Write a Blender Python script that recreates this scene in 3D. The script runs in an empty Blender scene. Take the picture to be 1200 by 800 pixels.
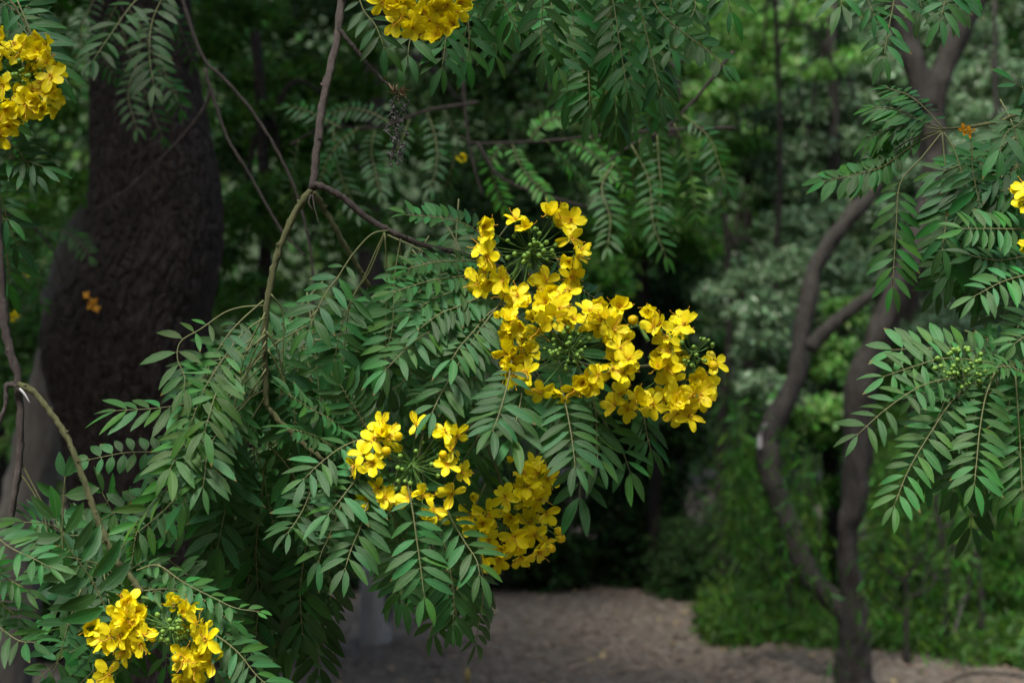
import bpy, math, random
import numpy as np
from mathutils import Vector, Matrix, Quaternion, noise
random.seed(7)
rng = np.random.default_rng(11)
C = bpy.context.scene.collection
SC = bpy.context.scene
PI = math.pi
# ------------------------------------------------------------------ camera, sky, sun, exposure
cam_d = bpy.data.cameras.new('camera'); cam = bpy.data.objects.new('camera', cam_d); C.objects.link(cam)
cam.location = (0, 0, 1.6); cam.rotation_euler = (PI/2, 0, 0)
cam_d.lens = 60; cam_d.sensor_width = 36; cam_d.clip_start = 0.05; cam_d.clip_end = 400
cam_d.dof.use_dof = True; cam_d.dof.focus_distance = 1.99; cam_d.dof.aperture_fstop = 6.3
SC.camera = cam
SUN_EL, SUN_AZ = math.radians(60), math.radians(203)   # high, behind the camera, a little to the left
w = bpy.data.worlds.new('World'); SC.world = w; w.use_nodes = True
nt = w.node_tree; bg = nt.nodes['Background']; sky = nt.nodes.new('ShaderNodeTexSky')
sky.sky_type = 'NISHITA'; sky.sun_disc = False; sky.sun_elevation = SUN_EL; sky.sun_rotation = SUN_AZ
sky.dust_density = 3.0; sky.air_density = 1.0; sky.ozone_density = 1.0
nt.links.new(sky.outputs[0], bg.inputs[0]); bg.inputs[1].default_value = 0.05
sun_d = bpy.data.lights.new('sun', 'SUN'); sun = bpy.data.objects.new('sun', sun_d); C.objects.link(sun)
sun_d.energy = 1.5; sun_d.angle = math.radians(20); sun_d.color = (1.0, 0.96, 0.87)
sd = Vector((math.sin(SUN_AZ)*math.cos(SUN_EL), math.cos(SUN_AZ)*math.cos(SUN_EL), math.sin(SUN_EL)))
sun.rotation_euler = sd.to_track_quat('Z', 'Y').to_euler()
SC.view_settings.view_transform = 'Standard'; SC.view_settings.look = 'None'
SC.view_settings.exposure = 1.95; SC.view_settings.gamma = 1.0; SC.view_settings.use_curve_mapping = False
SC.render.engine = 'CYCLES'
SC.cycles.max_bounces = 6; SC.cycles.diffuse_bounces = 3; SC.cycles.glossy_bounces = 2; SC.cycles.transmission_bounces = 4
SC.cycles.transparent_max_bounces = 4; SC.cycles.caustics_reflective = False; SC.cycles.caustics_refractive = False
SC.cycles.use_denoising = True; SC.cycles.sample_clamp_indirect = 4.0

# ------------------------------------------------------------------ helpers
def P(px, py, Y):            # a point at depth Y (metres) that lies at photo position px, py
    return Vector(((px-600)/2000*Y, Y, 1.6+(400-py)/2000*Y))
def V(*a): return Vector(a)
def lerp(a, b, t): return a+(b-a)*t

class MB:
    def __init__(s): s.v = []; s.f = []; s.m = []; s.uv = []
    def add(s, verts, faces, mi=0, uvs=None):
        o = len(s.v); s.v += [tuple(p) for p in verts]
        for f in faces:
            s.f.append([i+o for i in f]); s.m.append(mi)
            s.uv += [(uvs[i] if uvs else (0, 0)) for i in f]
    def tube(s, pts, radii, n=6, mi=0, cap=True):
        pts = [Vector(p) for p in pts]; vs = []; N = len(pts)
        t0 = (pts[1]-pts[0]).normalized(); a = t0.orthogonal().normalized()
        for i in range(N):
            t = (pts[min(i+1, N-1)]-pts[max(i-1, 0)]).normalized()
            a = (a-t*a.dot(t)).normalized(); b = t.cross(a)
            for k in range(n):
                an = 2*PI*k/n; vs.append(pts[i]+(a*math.cos(an)+b*math.sin(an))*radii[i])
        fs = [(i*n+k, i*n+(k+1) % n, (i+1)*n+(k+1) % n, (i+1)*n+k) for i in range(N-1) for k in range(n)]
        if cap: fs += [tuple(range(n-1, -1, -1)), tuple((N-1)*n+k for k in range(n))]
        s.add(vs, fs, mi)
    def ball(s, c, r, mi=0, n=8, rings=5, sz=1.0):
        vs = [V(0, 0, 1)]; fs = []
        for i in range(1, rings):
            ph = PI*i/rings
            for k in range(n): vs.append(V(math.sin(ph)*math.cos(2*PI*k/n), math.sin(ph)*math.sin(2*PI*k/n), math.cos(ph)))
        vs.append(V(0, 0, -1)); L = len(vs)-1
        for k in range(n): fs.append((0, 1+k, 1+(k+1) % n)); fs.append((L, L-n+(k+1) % n, L-n+k))
        for i in range(rings-2):
            for k in range(n): a = 1+i*n; fs.append((a+k, a+n+k, a+n+(k+1) % n, a+(k+1) % n))
        c = Vector(c); s.add([c+V(p.x*r, p.y*r, p.z*r*sz) for p in vs], fs, mi)
    def mesh(s, name, mats, origin=V(0, 0, 0), smooth=True):
        me = bpy.data.meshes.new(name)
        v = np.array(s.v, dtype=np.float64)-np.array(origin)
        me.from_pydata(v.tolist(), [], s.f)
        for m in mats: me.materials.append(m)
        me.polygons.foreach_set('material_index', s.m); me.polygons.foreach_set('use_smooth', [smooth]*len(s.f))
        uv = me.uv_layers.new(name='UVMap'); uv.data.foreach_set('uv', np.array(s.uv, dtype=np.float32).ravel())
        me.update(); return me

def roughen(mb, i0, amp, freq, stretch=.4):   # knots, dents and ridges on a stem
    for i in range(i0, len(mb.v)):
        p = Vector(mb.v[i]); q = Vector((p.x*freq, p.y*freq, p.z*freq*stretch))
        d = noise.noise_vector(q)+noise.noise_vector(q*2.7)*.5+noise.noise_vector(Vector((q.x*6, q.y*6, q.z*2)))*.25
        mb.v[i] = tuple(p+d*amp)
def spline(pts, n=6):        # Catmull-Rom through the points
    pts = [Vector(p) for p in pts]
    if len(pts) == 2: return [pts[0].lerp(pts[1], i/n) for i in range(n+1)]
    q = [pts[0]*2-pts[1]]+pts+[pts[-1]*2-pts[-2]]; out = []
    for i in range(1, len(q)-2):
        for k in range(n):
            t = k/n; a, b, c, d = q[i-1:i+3]
            out.append(0.5*((2*b)+(c-a)*t+(2*a-5*b+4*c-d)*t*t+(3*b-a-3*c+d)*t**3))
    out.append(pts[-1]); return out
def world_loc(o):
    l = Vector(o.location)
    while o.parent: o = o.parent; l += Vector(o.location)
    return l
def link(name, me, parent=None, origin=V(0, 0, 0)):
    o = bpy.data.objects.new(name, me); C.objects.link(o)
    if parent: o.parent = parent; o.location = Vector(origin)-world_loc(parent)
    else: o.location = origin
    return o
def obj(name, mb, mats, parent=None, origin=None, smooth=True):
    if not isinstance(mats, (list, tuple)): mats = [mats]
    origin = Vector(mb.v[0]) if origin is None else Vector(origin)
    return link(name, mb.mesh(name, mats, origin, smooth), parent, origin)
def tag(o, label=None, cat=None, group=None, kind=None):
    if label: o['label'] = label
    if cat: o['category'] = cat
    if group: o['group'] = group
    if kind: o['kind'] = kind
    return o
def thing(name, loc, label, cat, group=None):
    o = link(name, None, None, loc); o.empty_display_size = 0.1
    return tag(o, label, cat, group)

# ------------------------------------------------------------------ materials
def mat(name):
    m = bpy.data.materials.new(name); m.use_nodes = True; n = m.node_tree.nodes; n.clear()
    return m, n, m.node_tree.links
def node(n, t, **kw):
    x = n.new(t)
    for k, v in kw.items(): setattr(x, k, v)
    return x
def mixc(n, l, fac, a, b, mode='MIX'):
    x = n.new('ShaderNodeMix'); x.data_type = 'RGBA'; x.blend_type = mode
    for i, v in ((0, fac), (6, a), (7, b)):
        if isinstance(v, (int, float)): x.inputs[i].default_value = v
        elif isinstance(v, tuple): x.inputs[i].default_value = (*v, 1)
        else: l.new(v, x.inputs[i])
    return x.outputs[2]
def mth(n, l, op, a, b=None, c=None):
    x = n.new('ShaderNodeMath'); x.operation = op
    for i, v in enumerate((a, b, c)):
        if v is None: continue
        if isinstance(v, (int, float)): x.inputs[i].default_value = v
        else: l.new(v, x.inputs[i])
    return x.outputs[0]

def leaf_material(name, c1, c2, rough=0.42, trans=0.22, tcol=(0.10, 0.28, 0.03), detail=True, spec=0.5, back=1.35):
    m, n, l = mat(name)
    out = node(n, 'ShaderNodeOutputMaterial'); geo = node(n, 'ShaderNodeNewGeometry'); inf = node(n, 'ShaderNodeObjectInfo')
    isl = geo.outputs['Random Per Island']
    col = mixc(n, l, isl, c1, c2)
    hv0 = node(n, 'ShaderNodeHueSaturation'); l.new(col, hv0.inputs['Color']); wn = node(n, 'ShaderNodeTexWhiteNoise', noise_dimensions='1D'); l.new(isl, wn.inputs['W'])
    l.new(mth(n, l, 'MULTIPLY_ADD', wn.outputs[0], 0.07, 0.457), hv0.inputs['Hue']); l.new(mth(n, l, 'MULTIPLY_ADD', isl, 0.35, 0.90), hv0.inputs['Saturation']); l.new(mth(n, l, 'MULTIPLY_ADD', wn.outputs[0], 0.5, 0.72), hv0.inputs['Value']); col = hv0.outputs[0]
    orr = mth(n, l, 'MULTIPLY_ADD', inf.outputs['Random'], 0.5, 0.75)
    hsv = node(n, 'ShaderNodeHueSaturation'); l.new(col, hsv.inputs['Color']); l.new(orr, hsv.inputs['Value']); col = hsv.outputs[0]
    if detail:
        uv = node(n, 'ShaderNodeUVMap'); sep = node(n, 'ShaderNodeSeparateXYZ'); l.new(uv.outputs[0], sep.inputs[0])
        d = mth(n, l, 'ABSOLUTE', mth(n, l, 'SUBTRACT', sep.outputs[0], 0.5))
        rib = mth(n, l, 'LESS_THAN', d, 0.035)
        edge = node(n, 'ShaderNodeMapRange'); l.new(d, edge.inputs[0]); edge.inputs[1].default_value = 0.42; edge.inputs[2].default_value = 0.5; edge.inputs[3].default_value = 0; edge.inputs[4].default_value = 0.55
        vein = mth(n, l, 'SINE', mth(n, l, 'ADD', mth(n, l, 'MULTIPLY', sep.outputs[1], 75.0), mth(n, l, 'MULTIPLY', d, -42.0)))
        nz = node(n, 'ShaderNodeTexNoise'); nz.inputs['Scale'].default_value = 60; nz.inputs['Detail'].default_value = 4
        tc = node(n, 'ShaderNodeTexCoord'); l.new(tc.outputs['Object'], nz.inputs['Vector'])
        col = mixc(n, l, mth(n, l, 'MULTIPLY_ADD', nz.outputs[0], 0.7, -0.1), col, mixc(n, l, 1.0, col, (1.22, 1.38, 1.25), 'MULTIPLY'))
        pale = mixc(n, l, 0.5, mixc(n, l, 1.0, col, (1.9, 1.75, 1.8), 'MULTIPLY'), (0.10, 0.19, 0.08))
        col = mixc(n, l, mth(n, l, 'MULTIPLY', rib, 0.75), col, pale)
        col = mixc(n, l, edge.outputs[0], col, pale)
        nz2 = node(n, 'ShaderNodeTexNoise'); nz2.inputs['Scale'].default_value = 130; nz2.inputs['Detail'].default_value = 3; l.new(tc.outputs['Object'], nz2.inputs['Vector'])
        spot = node(n, 'ShaderNodeMapRange'); l.new(nz2.outputs[0], spot.inputs[0]); spot.inputs[1].default_value = 0.70; spot.inputs[2].default_value = 0.76
        col = mixc(n, l, mth(n, l, 'MULTIPLY', spot.outputs[0], 0.6), col, (0.09, 0.05, 0.015))
    if detail:
        tipf = mth(n, l, 'MULTIPLY', mth(n, l, 'GREATER_THAN', wn.outputs[0], 0.86), mth(n, l, 'GREATER_THAN', mth(n, l, 'ADD', sep.outputs[1], mth(n, l, 'MULTIPLY', nz.outputs[0], 0.25)), 1.03))
        col = mixc(n, l, mth(n, l, 'MULTIPLY', tipf, 0.85), col, (0.16, 0.10, 0.035))
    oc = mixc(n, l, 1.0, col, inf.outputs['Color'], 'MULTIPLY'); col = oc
    bk = mixc(n, l, 1.0, col, (back, back*0.95, back*1.05), 'MULTIPLY')
    col = mixc(n, l, geo.outputs['Backfacing'], col, bk)
    p = node(n, 'ShaderNodeBsdfPrincipled'); l.new(col, p.inputs['Base Color'])
    r = mth(n, l, 'MULTIPLY_ADD', geo.outputs['Backfacing'], 0.25, rough); l.new(r, p.inputs['Roughness'])
    p.inputs['Specular IOR Level'].default_value = spec
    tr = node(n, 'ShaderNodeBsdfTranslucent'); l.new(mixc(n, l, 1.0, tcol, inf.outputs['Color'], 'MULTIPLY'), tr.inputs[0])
    if detail:
        bp = node(n, 'ShaderNodeBump'); bp.inputs['Strength'].default_value = 0.25; bp.inputs['Distance'].default_value = 0.0006
        l.new(mth(n, l, 'ADD', vein, mth(n, l, 'MULTIPLY', nz.outputs[0], 2.0)), bp.inputs['Height']); l.new(bp.outputs[0], p.inputs['Normal'])
    mx = node(n, 'ShaderNodeMixShader'); mx.inputs[0].default_value = trans
    l.new(p.outputs[0], mx.inputs[1]); l.new(tr.outputs[0], mx.inputs[2]); l.new(mx.outputs[0], out.inputs[0])
    return m

def bark_material(name, c1, c2, scale=12, bump=0.012, stretch=0.35, rough=0.9, fine=60):
    m, n, l = mat(name)
    out = node(n, 'ShaderNodeOutputMaterial'); p = node(n, 'ShaderNodeBsdfPrincipled'); tc = node(n, 'ShaderNodeTexCoord')
    mp = node(n, 'ShaderNodeMapping'); mp.inputs['Scale'].default_value = (1, 1, stretch); l.new(tc.outputs['Object'], mp.inputs[0])
    vo = node(n, 'ShaderNodeTexVoronoi', feature='DISTANCE_TO_EDGE'); vo.inputs['Scale'].default_value = scale
    nz = node(n, 'ShaderNodeTexNoise'); nz.inputs['Scale'].default_value = scale*0.8; nz.inputs['Detail'].default_value = 8
    l.new(mp.outputs[0], nz.inputs['Vector'])
    wv = mixc(n, l, 0.12, mp.outputs[0], nz.outputs['Color'], 'ADD'); l.new(wv, vo.inputs['Vector'])
    n2 = node(n, 'ShaderNodeTexNoise'); n2.inputs['Scale'].default_value = fine; n2.inputs['Detail'].default_value = 6; l.new(mp.outputs[0], n2.inputs['Vector'])
    cr = node(n, 'ShaderNodeMapRange'); l.new(vo.outputs[0], cr.inputs[0]); cr.inputs[2].default_value = 0.25
    f = mth(n, l, 'MULTIPLY', n2.outputs[0], nz.outputs[0]); f = mth(n, l, 'MULTIPLY_ADD', f, 2.4, -0.1)
    col = mixc(n, l, f, c1, c2); l.new(col, p.inputs['Base Color']); p.inputs['Roughness'].default_value = rough
    p.inputs['Specular IOR Level'].default_value = 0.3
    h = mth(n, l, 'ADD', cr.outputs[0], mth(n, l, 'MULTIPLY', n2.outputs[0], 0.6))
    bp = node(n, 'ShaderNodeBump'); bp.inputs['Distance'].default_value = bump; bp.inputs['Strength'].default_value = 0.9
    l.new(h, bp.inputs['Height']); l.new(bp.outputs[0], p.inputs['Normal']); l.new(p.outputs[0], out.inputs[0])
    return m

def plain_material(name, c1, c2, rough=0.6, scale=80, trans=0.0, tcol=(0, 0, 0), spec=0.4):
    m, n, l = mat(name)
    out = node(n, 'ShaderNodeOutputMaterial'); p = node(n, 'ShaderNodeBsdfPrincipled'); tc = node(n, 'ShaderNodeTexCoord')
    nz = node(n, 'ShaderNodeTexNoise'); nz.inputs['Scale'].default_value = scale; nz.inputs['Detail'].default_value = 5
    l.new(tc.outputs['Object'], nz.inputs['Vector'])
    f = mth(n, l, 'MULTIPLY_ADD', nz.outputs[0], 1.8, -0.4)
    geo = node(n, 'ShaderNodeNewGeometry')
    f = mth(n, l, 'ADD', mth(n, l, 'MULTIPLY', f, 0.6), mth(n, l, 'MULTIPLY', geo.outputs['Random Per Island'], 0.5))
    l.new(mixc(n, l, f, c1, c2), p.inputs['Base Color']); p.inputs['Roughness'].default_value = rough
    p.inputs['Specular IOR Level'].default_value = spec
    bp = node(n, 'ShaderNodeBump'); bp.inputs['Distance'].default_value = 0.001; bp.inputs['Strength'].default_value = 0.5
    l.new(nz.outputs[0], bp.inputs['Height']); l.new(bp.outputs[0], p.inputs['Normal'])
    if trans > 0:
        tr = node(n, 'ShaderNodeBsdfTranslucent'); tr.inputs[0].default_value = (*tcol, 1)
        mx = node(n, 'ShaderNodeMixShader'); mx.inputs[0].default_value = trans
        l.new(p.outputs[0], mx.inputs[1]); l.new(tr.outputs[0], mx.inputs[2]); l.new(mx.outputs[0], out.inputs[0])
    else: l.new(p.outputs[0], out.inputs[0])
    return m

M = {}
M['leaf'] = leaf_material('leaflet_green', (0.023, 0.090, 0.026), (0.046, 0.138, 0.044), rough=0.45, spec=0.30, trans=0.26, tcol=(0.12, 0.32, 0.03))
M['bg_dark'] = leaf_material('foliage_dark', (0.018, 0.052, 0.014), (0.042, 0.095, 0.028), detail=False, trans=0.15, tcol=(0.05, 0.14, 0.02), rough=0.6, spec=.25)
M['bg_mid'] = leaf_material('foliage_mid', (0.035, 0.100, 0.022), (0.075, 0.18, 0.042), detail=False, trans=0.3, tcol=(0.12, 0.32, 0.03), rough=0.55, spec=.25)
M['bg_lime'] = leaf_material('foliage_yellow_green', (0.09, 0.20, 0.045), (0.15, 0.31, 0.085), detail=False, trans=0.3, tcol=(0.18, 0.45, 0.09), rough=0.5)
M['bg_pale'] = leaf_material('foliage_grey_green', (0.09, 0.165, 0.08), (0.165, 0.26, 0.145), detail=False, trans=0.2, tcol=(0.15, 0.26, 0.11), rough=0.32)
M['grass'] = leaf_material('grass_blade', (0.04, 0.11, 0.02), (0.08, 0.18, 0.035), detail=False, trans=0.3, tcol=(0.12, 0.3, 0.03))
M['bark_dark'] = bark_material('bark_dark_furrowed', (0.010, 0.0085, 0.0075), (0.050, 0.041, 0.037), scale=26, bump=0.01, stretch=0.5, fine=110)
M['bark_brown'] = bark_material('bark_brown_smooth', (0.014, 0.0128, 0.011), (0.052, 0.048, 0.043), scale=14, bump=0.006, stretch=0.3)
M['bark_pale'] = bark_material('bark_pale_grey', (0.065, 0.06, 0.053), (0.15, 0.14, 0.125), scale=9, bump=0.004, stretch=0.3)
M['white_paint'] = bark_material('limewash_on_bark', (0.30, 0.29, 0.26), (0.52, 0.50, 0.46), scale=14, bump=0.004)
M['twig_grey'] = bark_material('twig_grey_bark', (0.06, 0.048, 0.046), (0.20, 0.165, 0.155), scale=180, bump=0.0012, stretch=0.4, rough=0.75, fine=500)
M['twig_green'] = bark_material('twig_green_bark', (0.075, 0.085, 0.035), (0.19, 0.20, 0.09), scale=180, bump=0.0006, stretch=0.3, rough=0.6, fine=400)
M['twig_dark'] = bark_material('twig_dark_bark', (0.018, 0.015, 0.013), (0.06, 0.05, 0.045), scale=120, bump=0.001, stretch=0.4, rough=0.8, fine=300)
M['rachis'] = plain_material('leaf_stalk_green', (0.07, 0.10, 0.032), (0.15, 0.16, 0.065), scale=200)
M['pedicel'] = plain_material('flower_stalk_green', (0.07, 0.17, 0.03), (0.14, 0.28, 0.06), scale=200)
M['bud'] = plain_material('bud_green', (0.12, 0.28, 0.04), (0.25, 0.42, 0.08), rough=0.4, scale=300, trans=0.15, tcol=(0.2, 0.5, 0.05))
def petal_material(c1, c2):
    m = plain_material('petal_yellow', c1, c2, rough=0.5, scale=120, trans=0.32, tcol=(0.98, 0.86, 0.005), spec=0.25); n = m.node_tree.nodes; l = m.node_tree.links
    p = next(x for x in n if x.type == 'BSDF_PRINCIPLED'); src = p.inputs['Base Color'].links[0].from_socket
    uv = node(n, 'ShaderNodeUVMap'); sep = node(n, 'ShaderNodeSeparateXYZ'); l.new(uv.outputs[0], sep.inputs[0])
    v = mth(n, l, 'MULTIPLY_ADD', mth(n, l, 'SINE', mth(n, l, 'MULTIPLY', sep.outputs[0], 44.0)), 0.5, 0.5)
    f = mth(n, l, 'MULTIPLY', v, mth(n, l, 'MULTIPLY_ADD', sep.outputs[1], -0.35, 0.55)); th = mth(n, l, 'MULTIPLY_ADD', sep.outputs[1], -2.2, 0.8)
    th2 = node(n, 'ShaderNodeClamp'); l.new(th, th2.inputs[0]); f = mth(n, l, 'MAXIMUM', f, th2.outputs[0])
    l.new(mixc(n, l, f, src, (0.88, 0.58, 0.006)), p.inputs['Base Color']); return m
M['petal'] = petal_material((0.95, 0.79, 0.004), (0.98, 0.94, 0.03))
M['petal_old'] = plain_material('petal_orange', (0.60, 0.22, 0.01), (0.75, 0.36, 0.01), rough=0.6, scale=120, trans=0.2, tcol=(0.8, 0.4, 0.01))
M['stamen'] = plain_material('stamen_ochre', (0.55, 0.25, 0.02), (0.80, 0.50, 0.03), rough=0.6, scale=400)
M['dry'] = plain_material('dry_straw', (0.20, 0.13, 0.07), (0.42, 0.31, 0.20), rough=0.85, scale=300)
M['dry_black'] = plain_material('dry_blackened_seed', (0.02, 0.018, 0.018), (0.16, 0.15, 0.16), rough=0.8, scale=500)
M['white'] = plain_material('white_plastic', (0.30, 0.30, 0.31), (0.5, 0.5, 0.51), rough=0.5, scale=40)
M['yellow_paint'] = plain_material('yellow_paint', (0.5, 0.38, 0.08), (0.62, 0.48, 0.12), rough=0.6, scale=30)
M['litter'] = plain_material('dry_leaf_brown', (0.10, 0.07, 0.05), (0.30, 0.23, 0.18), rough=0.85, scale=20)
M['fallen'] = plain_material('fallen_yellow_leaf', (0.45, 0.33, 0.08), (0.6, 0.5, 0.2), rough=0.85, scale=20)

def ground_material():
    m, n, l = mat('bare_earth'); out = node(n, 'ShaderNodeOutputMaterial'); p = node(n, 'ShaderNodeBsdfPrincipled'); tc = node(n, 'ShaderNodeTexCoord')
    a = node(n, 'ShaderNodeTexNoise'); a.inputs['Scale'].default_value = 1.3; a.inputs['Detail'].default_value = 9
    b = node(n, 'ShaderNodeTexNoise'); b.inputs['Scale'].default_value = 22; b.inputs['Detail'].default_value = 8
    c = node(n, 'ShaderNodeTexVoronoi'); c.inputs['Scale'].default_value = 35
    for x in (a, b, c): l.new(tc.outputs['Object'], x.inputs['Vector'])
    col = mixc(n, l, mth(n, l, 'MULTIPLY_ADD', a.outputs[0], 2.2, -0.6), (0.155, 0.132, 0.105), (0.25, 0.218, 0.178))
    col = mixc(n, l, mth(n, l, 'MULTIPLY_ADD', b.outputs[0], 2.6, -0.9), col, (0.085, 0.068, 0.056))
    l.new(col, p.inputs['Base Color']); p.inputs['Roughness'].default_value = 0.95
    bp = node(n, 'ShaderNodeBump'); bp.inputs['Distance'].default_value = 0.03; bp.inputs['Strength'].default_value = 0.8
    l.new(mth(n, l, 'ADD', b.outputs[0], mth(n, l, 'MULTIPLY', c.outputs[0], 0.4)), bp.inputs['Height']); l.new(bp.outputs[0], p.inputs['Normal'])
    l.new(p.outputs[0], out.inputs[0]); return m
M['ground'] = ground_material()

# ------------------------------------------------------------------ ground
def height(x, y): return 0.03*np.sin(x*0.9+1.3)*np.sin(y*0.7)+0.012*np.sin(x*4.1+y*2.3)+0.010*np.sin(y*5.7-x*1.9)
def build_ground():
    xs = np.concatenate([[-90, -40, -20, -12], np.linspace(-7, 7, 90), [12, 20, 40, 90]])
    ys = np.concatenate([[-60, -20, -8], np.linspace(-2, 16, 110), [20, 30, 50, 90]])
    X, Y = np.meshgrid(xs, ys); fade = np.clip(1-(np.hypot(X, Y-7)-10)/4, 0, 1); Z = height(X, Y)*fade
    nx, ny = len(xs), len(ys)
    g = MB(); g.add(np.stack([X, Y, Z], -1).reshape(-1, 3).tolist(), [(j*nx+i, j*nx+i+1, (j+1)*nx+i+1, (j+1)*nx+i) for j in range(ny-1) for i in range(nx-1)])
    tag(obj('ground', g, M['ground'], None, (0, 0, 0)), kind='structure')
build_ground()

# ------------------------------------------------------------------ numpy leaf clouds
def leaf_cloud(name, pos, size, m, parent=None, origin=V(0, 0, 0), ratio=0.42, up=0.6, droop=0.5, jitter=0.4, seed=0):
    """each leaf a small six-point blade folded at its midrib"""
    r = np.random.default_rng(seed); n = len(pos)
    nrm = r.normal(size=(n, 3)); nrm /= np.linalg.norm(nrm, axis=1)[:, None]; nrm[:, 2] += up; nrm[:, 1] -= 0.5
    nrm /= np.linalg.norm(nrm, axis=1)[:, None]
    d = r.normal(size=(n, 3)); d[:, 2] -= droop*1.5; d -= nrm*np.sum(d*nrm, 1)[:, None]; d /= np.linalg.norm(d, axis=1)[:, None]+1e-9
    s = np.cross(d, nrm); sz = (size*(1+jitter*r.uniform(-1, 1, n)))[:, None] if np.isscalar(size) else (size*(1+jitter*r.uniform(-1, 1, n)))[:, None]
    k = nrm*sz*0.07; hw = s*sz*ratio*0.5
    v = np.stack([pos, pos+d*sz*0.33+hw+k, pos+d*sz*0.72+hw*0.8+k, pos+d*sz-k, pos+d*sz*0.72-hw*0.8+k, pos+d*sz*0.33-hw+k], 1).reshape(-1, 3)-np.array(origin)
    i = np.arange(n)[:, None]*6
    f = np.concatenate([i+np.array([[0, 1, 2, 3]]), i+np.array([[0, 3, 4, 5]])], 1).reshape(-1, 4)
    me = bpy.data.meshes.new(name); me.vertices.add(len(v)); me.vertices.foreach_set('co', v.astype(np.float32).ravel())
    me.loops.add(f.size); me.loops.foreach_set('vertex_index', f.astype(np.int32).ravel())
    me.polygons.add(len(f)); me.polygons.foreach_set('loop_start', np.arange(0, f.size, 4, dtype=np.int32))
    me.polygons.foreach_set('loop_total', np.full(len(f), 4, dtype=np.int32)); me.materials.append(m); me.update(calc_edges=True)
    return link(name, me, parent, origin)
def clumps(cl, n, seed, shell=0.45, sub=26, subr=0.22):
    """cl: list of (centre, radii, weight): leaves gathered in small sprays inside ellipsoids"""
    r = np.random.default_rng(seed); ws = np.array([c[2] for c in cl], float); ws /= ws.sum(); out = []
    for (c, rad, _), w_ in zip(cl, ws):
        k = int(n*w_); ns = max(3, k//sub)
        d = r.normal(size=(ns, 3)); d /= np.linalg.norm(d, axis=1)[:, None]
        rr = r.uniform(0, 1, ns)**shell; cen = np.array(c)+d*rr[:, None]*np.array(rad)
        idx = r.integers(0, ns, k); sp = r.normal(size=(k, 3))*subr*np.array([1, 1, 0.6])*min(1.0, float(np.mean(rad)))
        out.append(cen[idx]+sp)
    return np.concatenate(out)
def limb_tube(mb, pts, r0, r1, n=10, mi=0, wob=0.0):
    s = spline(pts, 7); N = len(s)
    mb.tube(s, [lerp(r0, r1, i/(N-1))*(1+wob*math.sin(i*1.7)+wob*0.7*math.sin(i*0.63+2)) for i in range(N)], n, mi)

# ------------------------------------------------------------------ compound leaf
TS = (0.0, 0.14, 0.36, 0.60, 0.82, 1.0); WS = (0.10, 0.62, 0.98, 0.97, 0.62, 0.03)
def leaflet(mb, base, d, nrm, L, W, fold=0.25, curl=0.15, side=0.0, rnd=None):
    rnd = rnd or random
    d = d.normalized(); nrm = (nrm-d*nrm.dot(d)).normalized(); s = d.cross(nrm)
    vs = []; uv = []; tw = rnd.uniform(-0.35, 0.35); bend = side+rnd.uniform(-0.05, 0.05)
    for t, w_ in zip(TS, WS):
        c = base+d*(L*t)-nrm*(L*curl*t*t)+s*(L*bend*t*t*0.6)
        a = tw*t; ss = s*math.cos(a)+nrm*math.sin(a); nn = nrm*math.cos(a)-s*math.sin(a)
        hw = W*0.5*w_
        vs += [c-ss*hw+nn*(hw*fold), c, c+ss*hw+nn*(hw*fold)]; uv += [(0, t), (0.5, t), (1, t)]
    fs = []
    for i in range(5):
        a = i*3; fs += [(a, a+1, a+4, a+3), (a+1, a+2, a+5, a+4)]
    mb.add(vs, fs, 0, uv)
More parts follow.
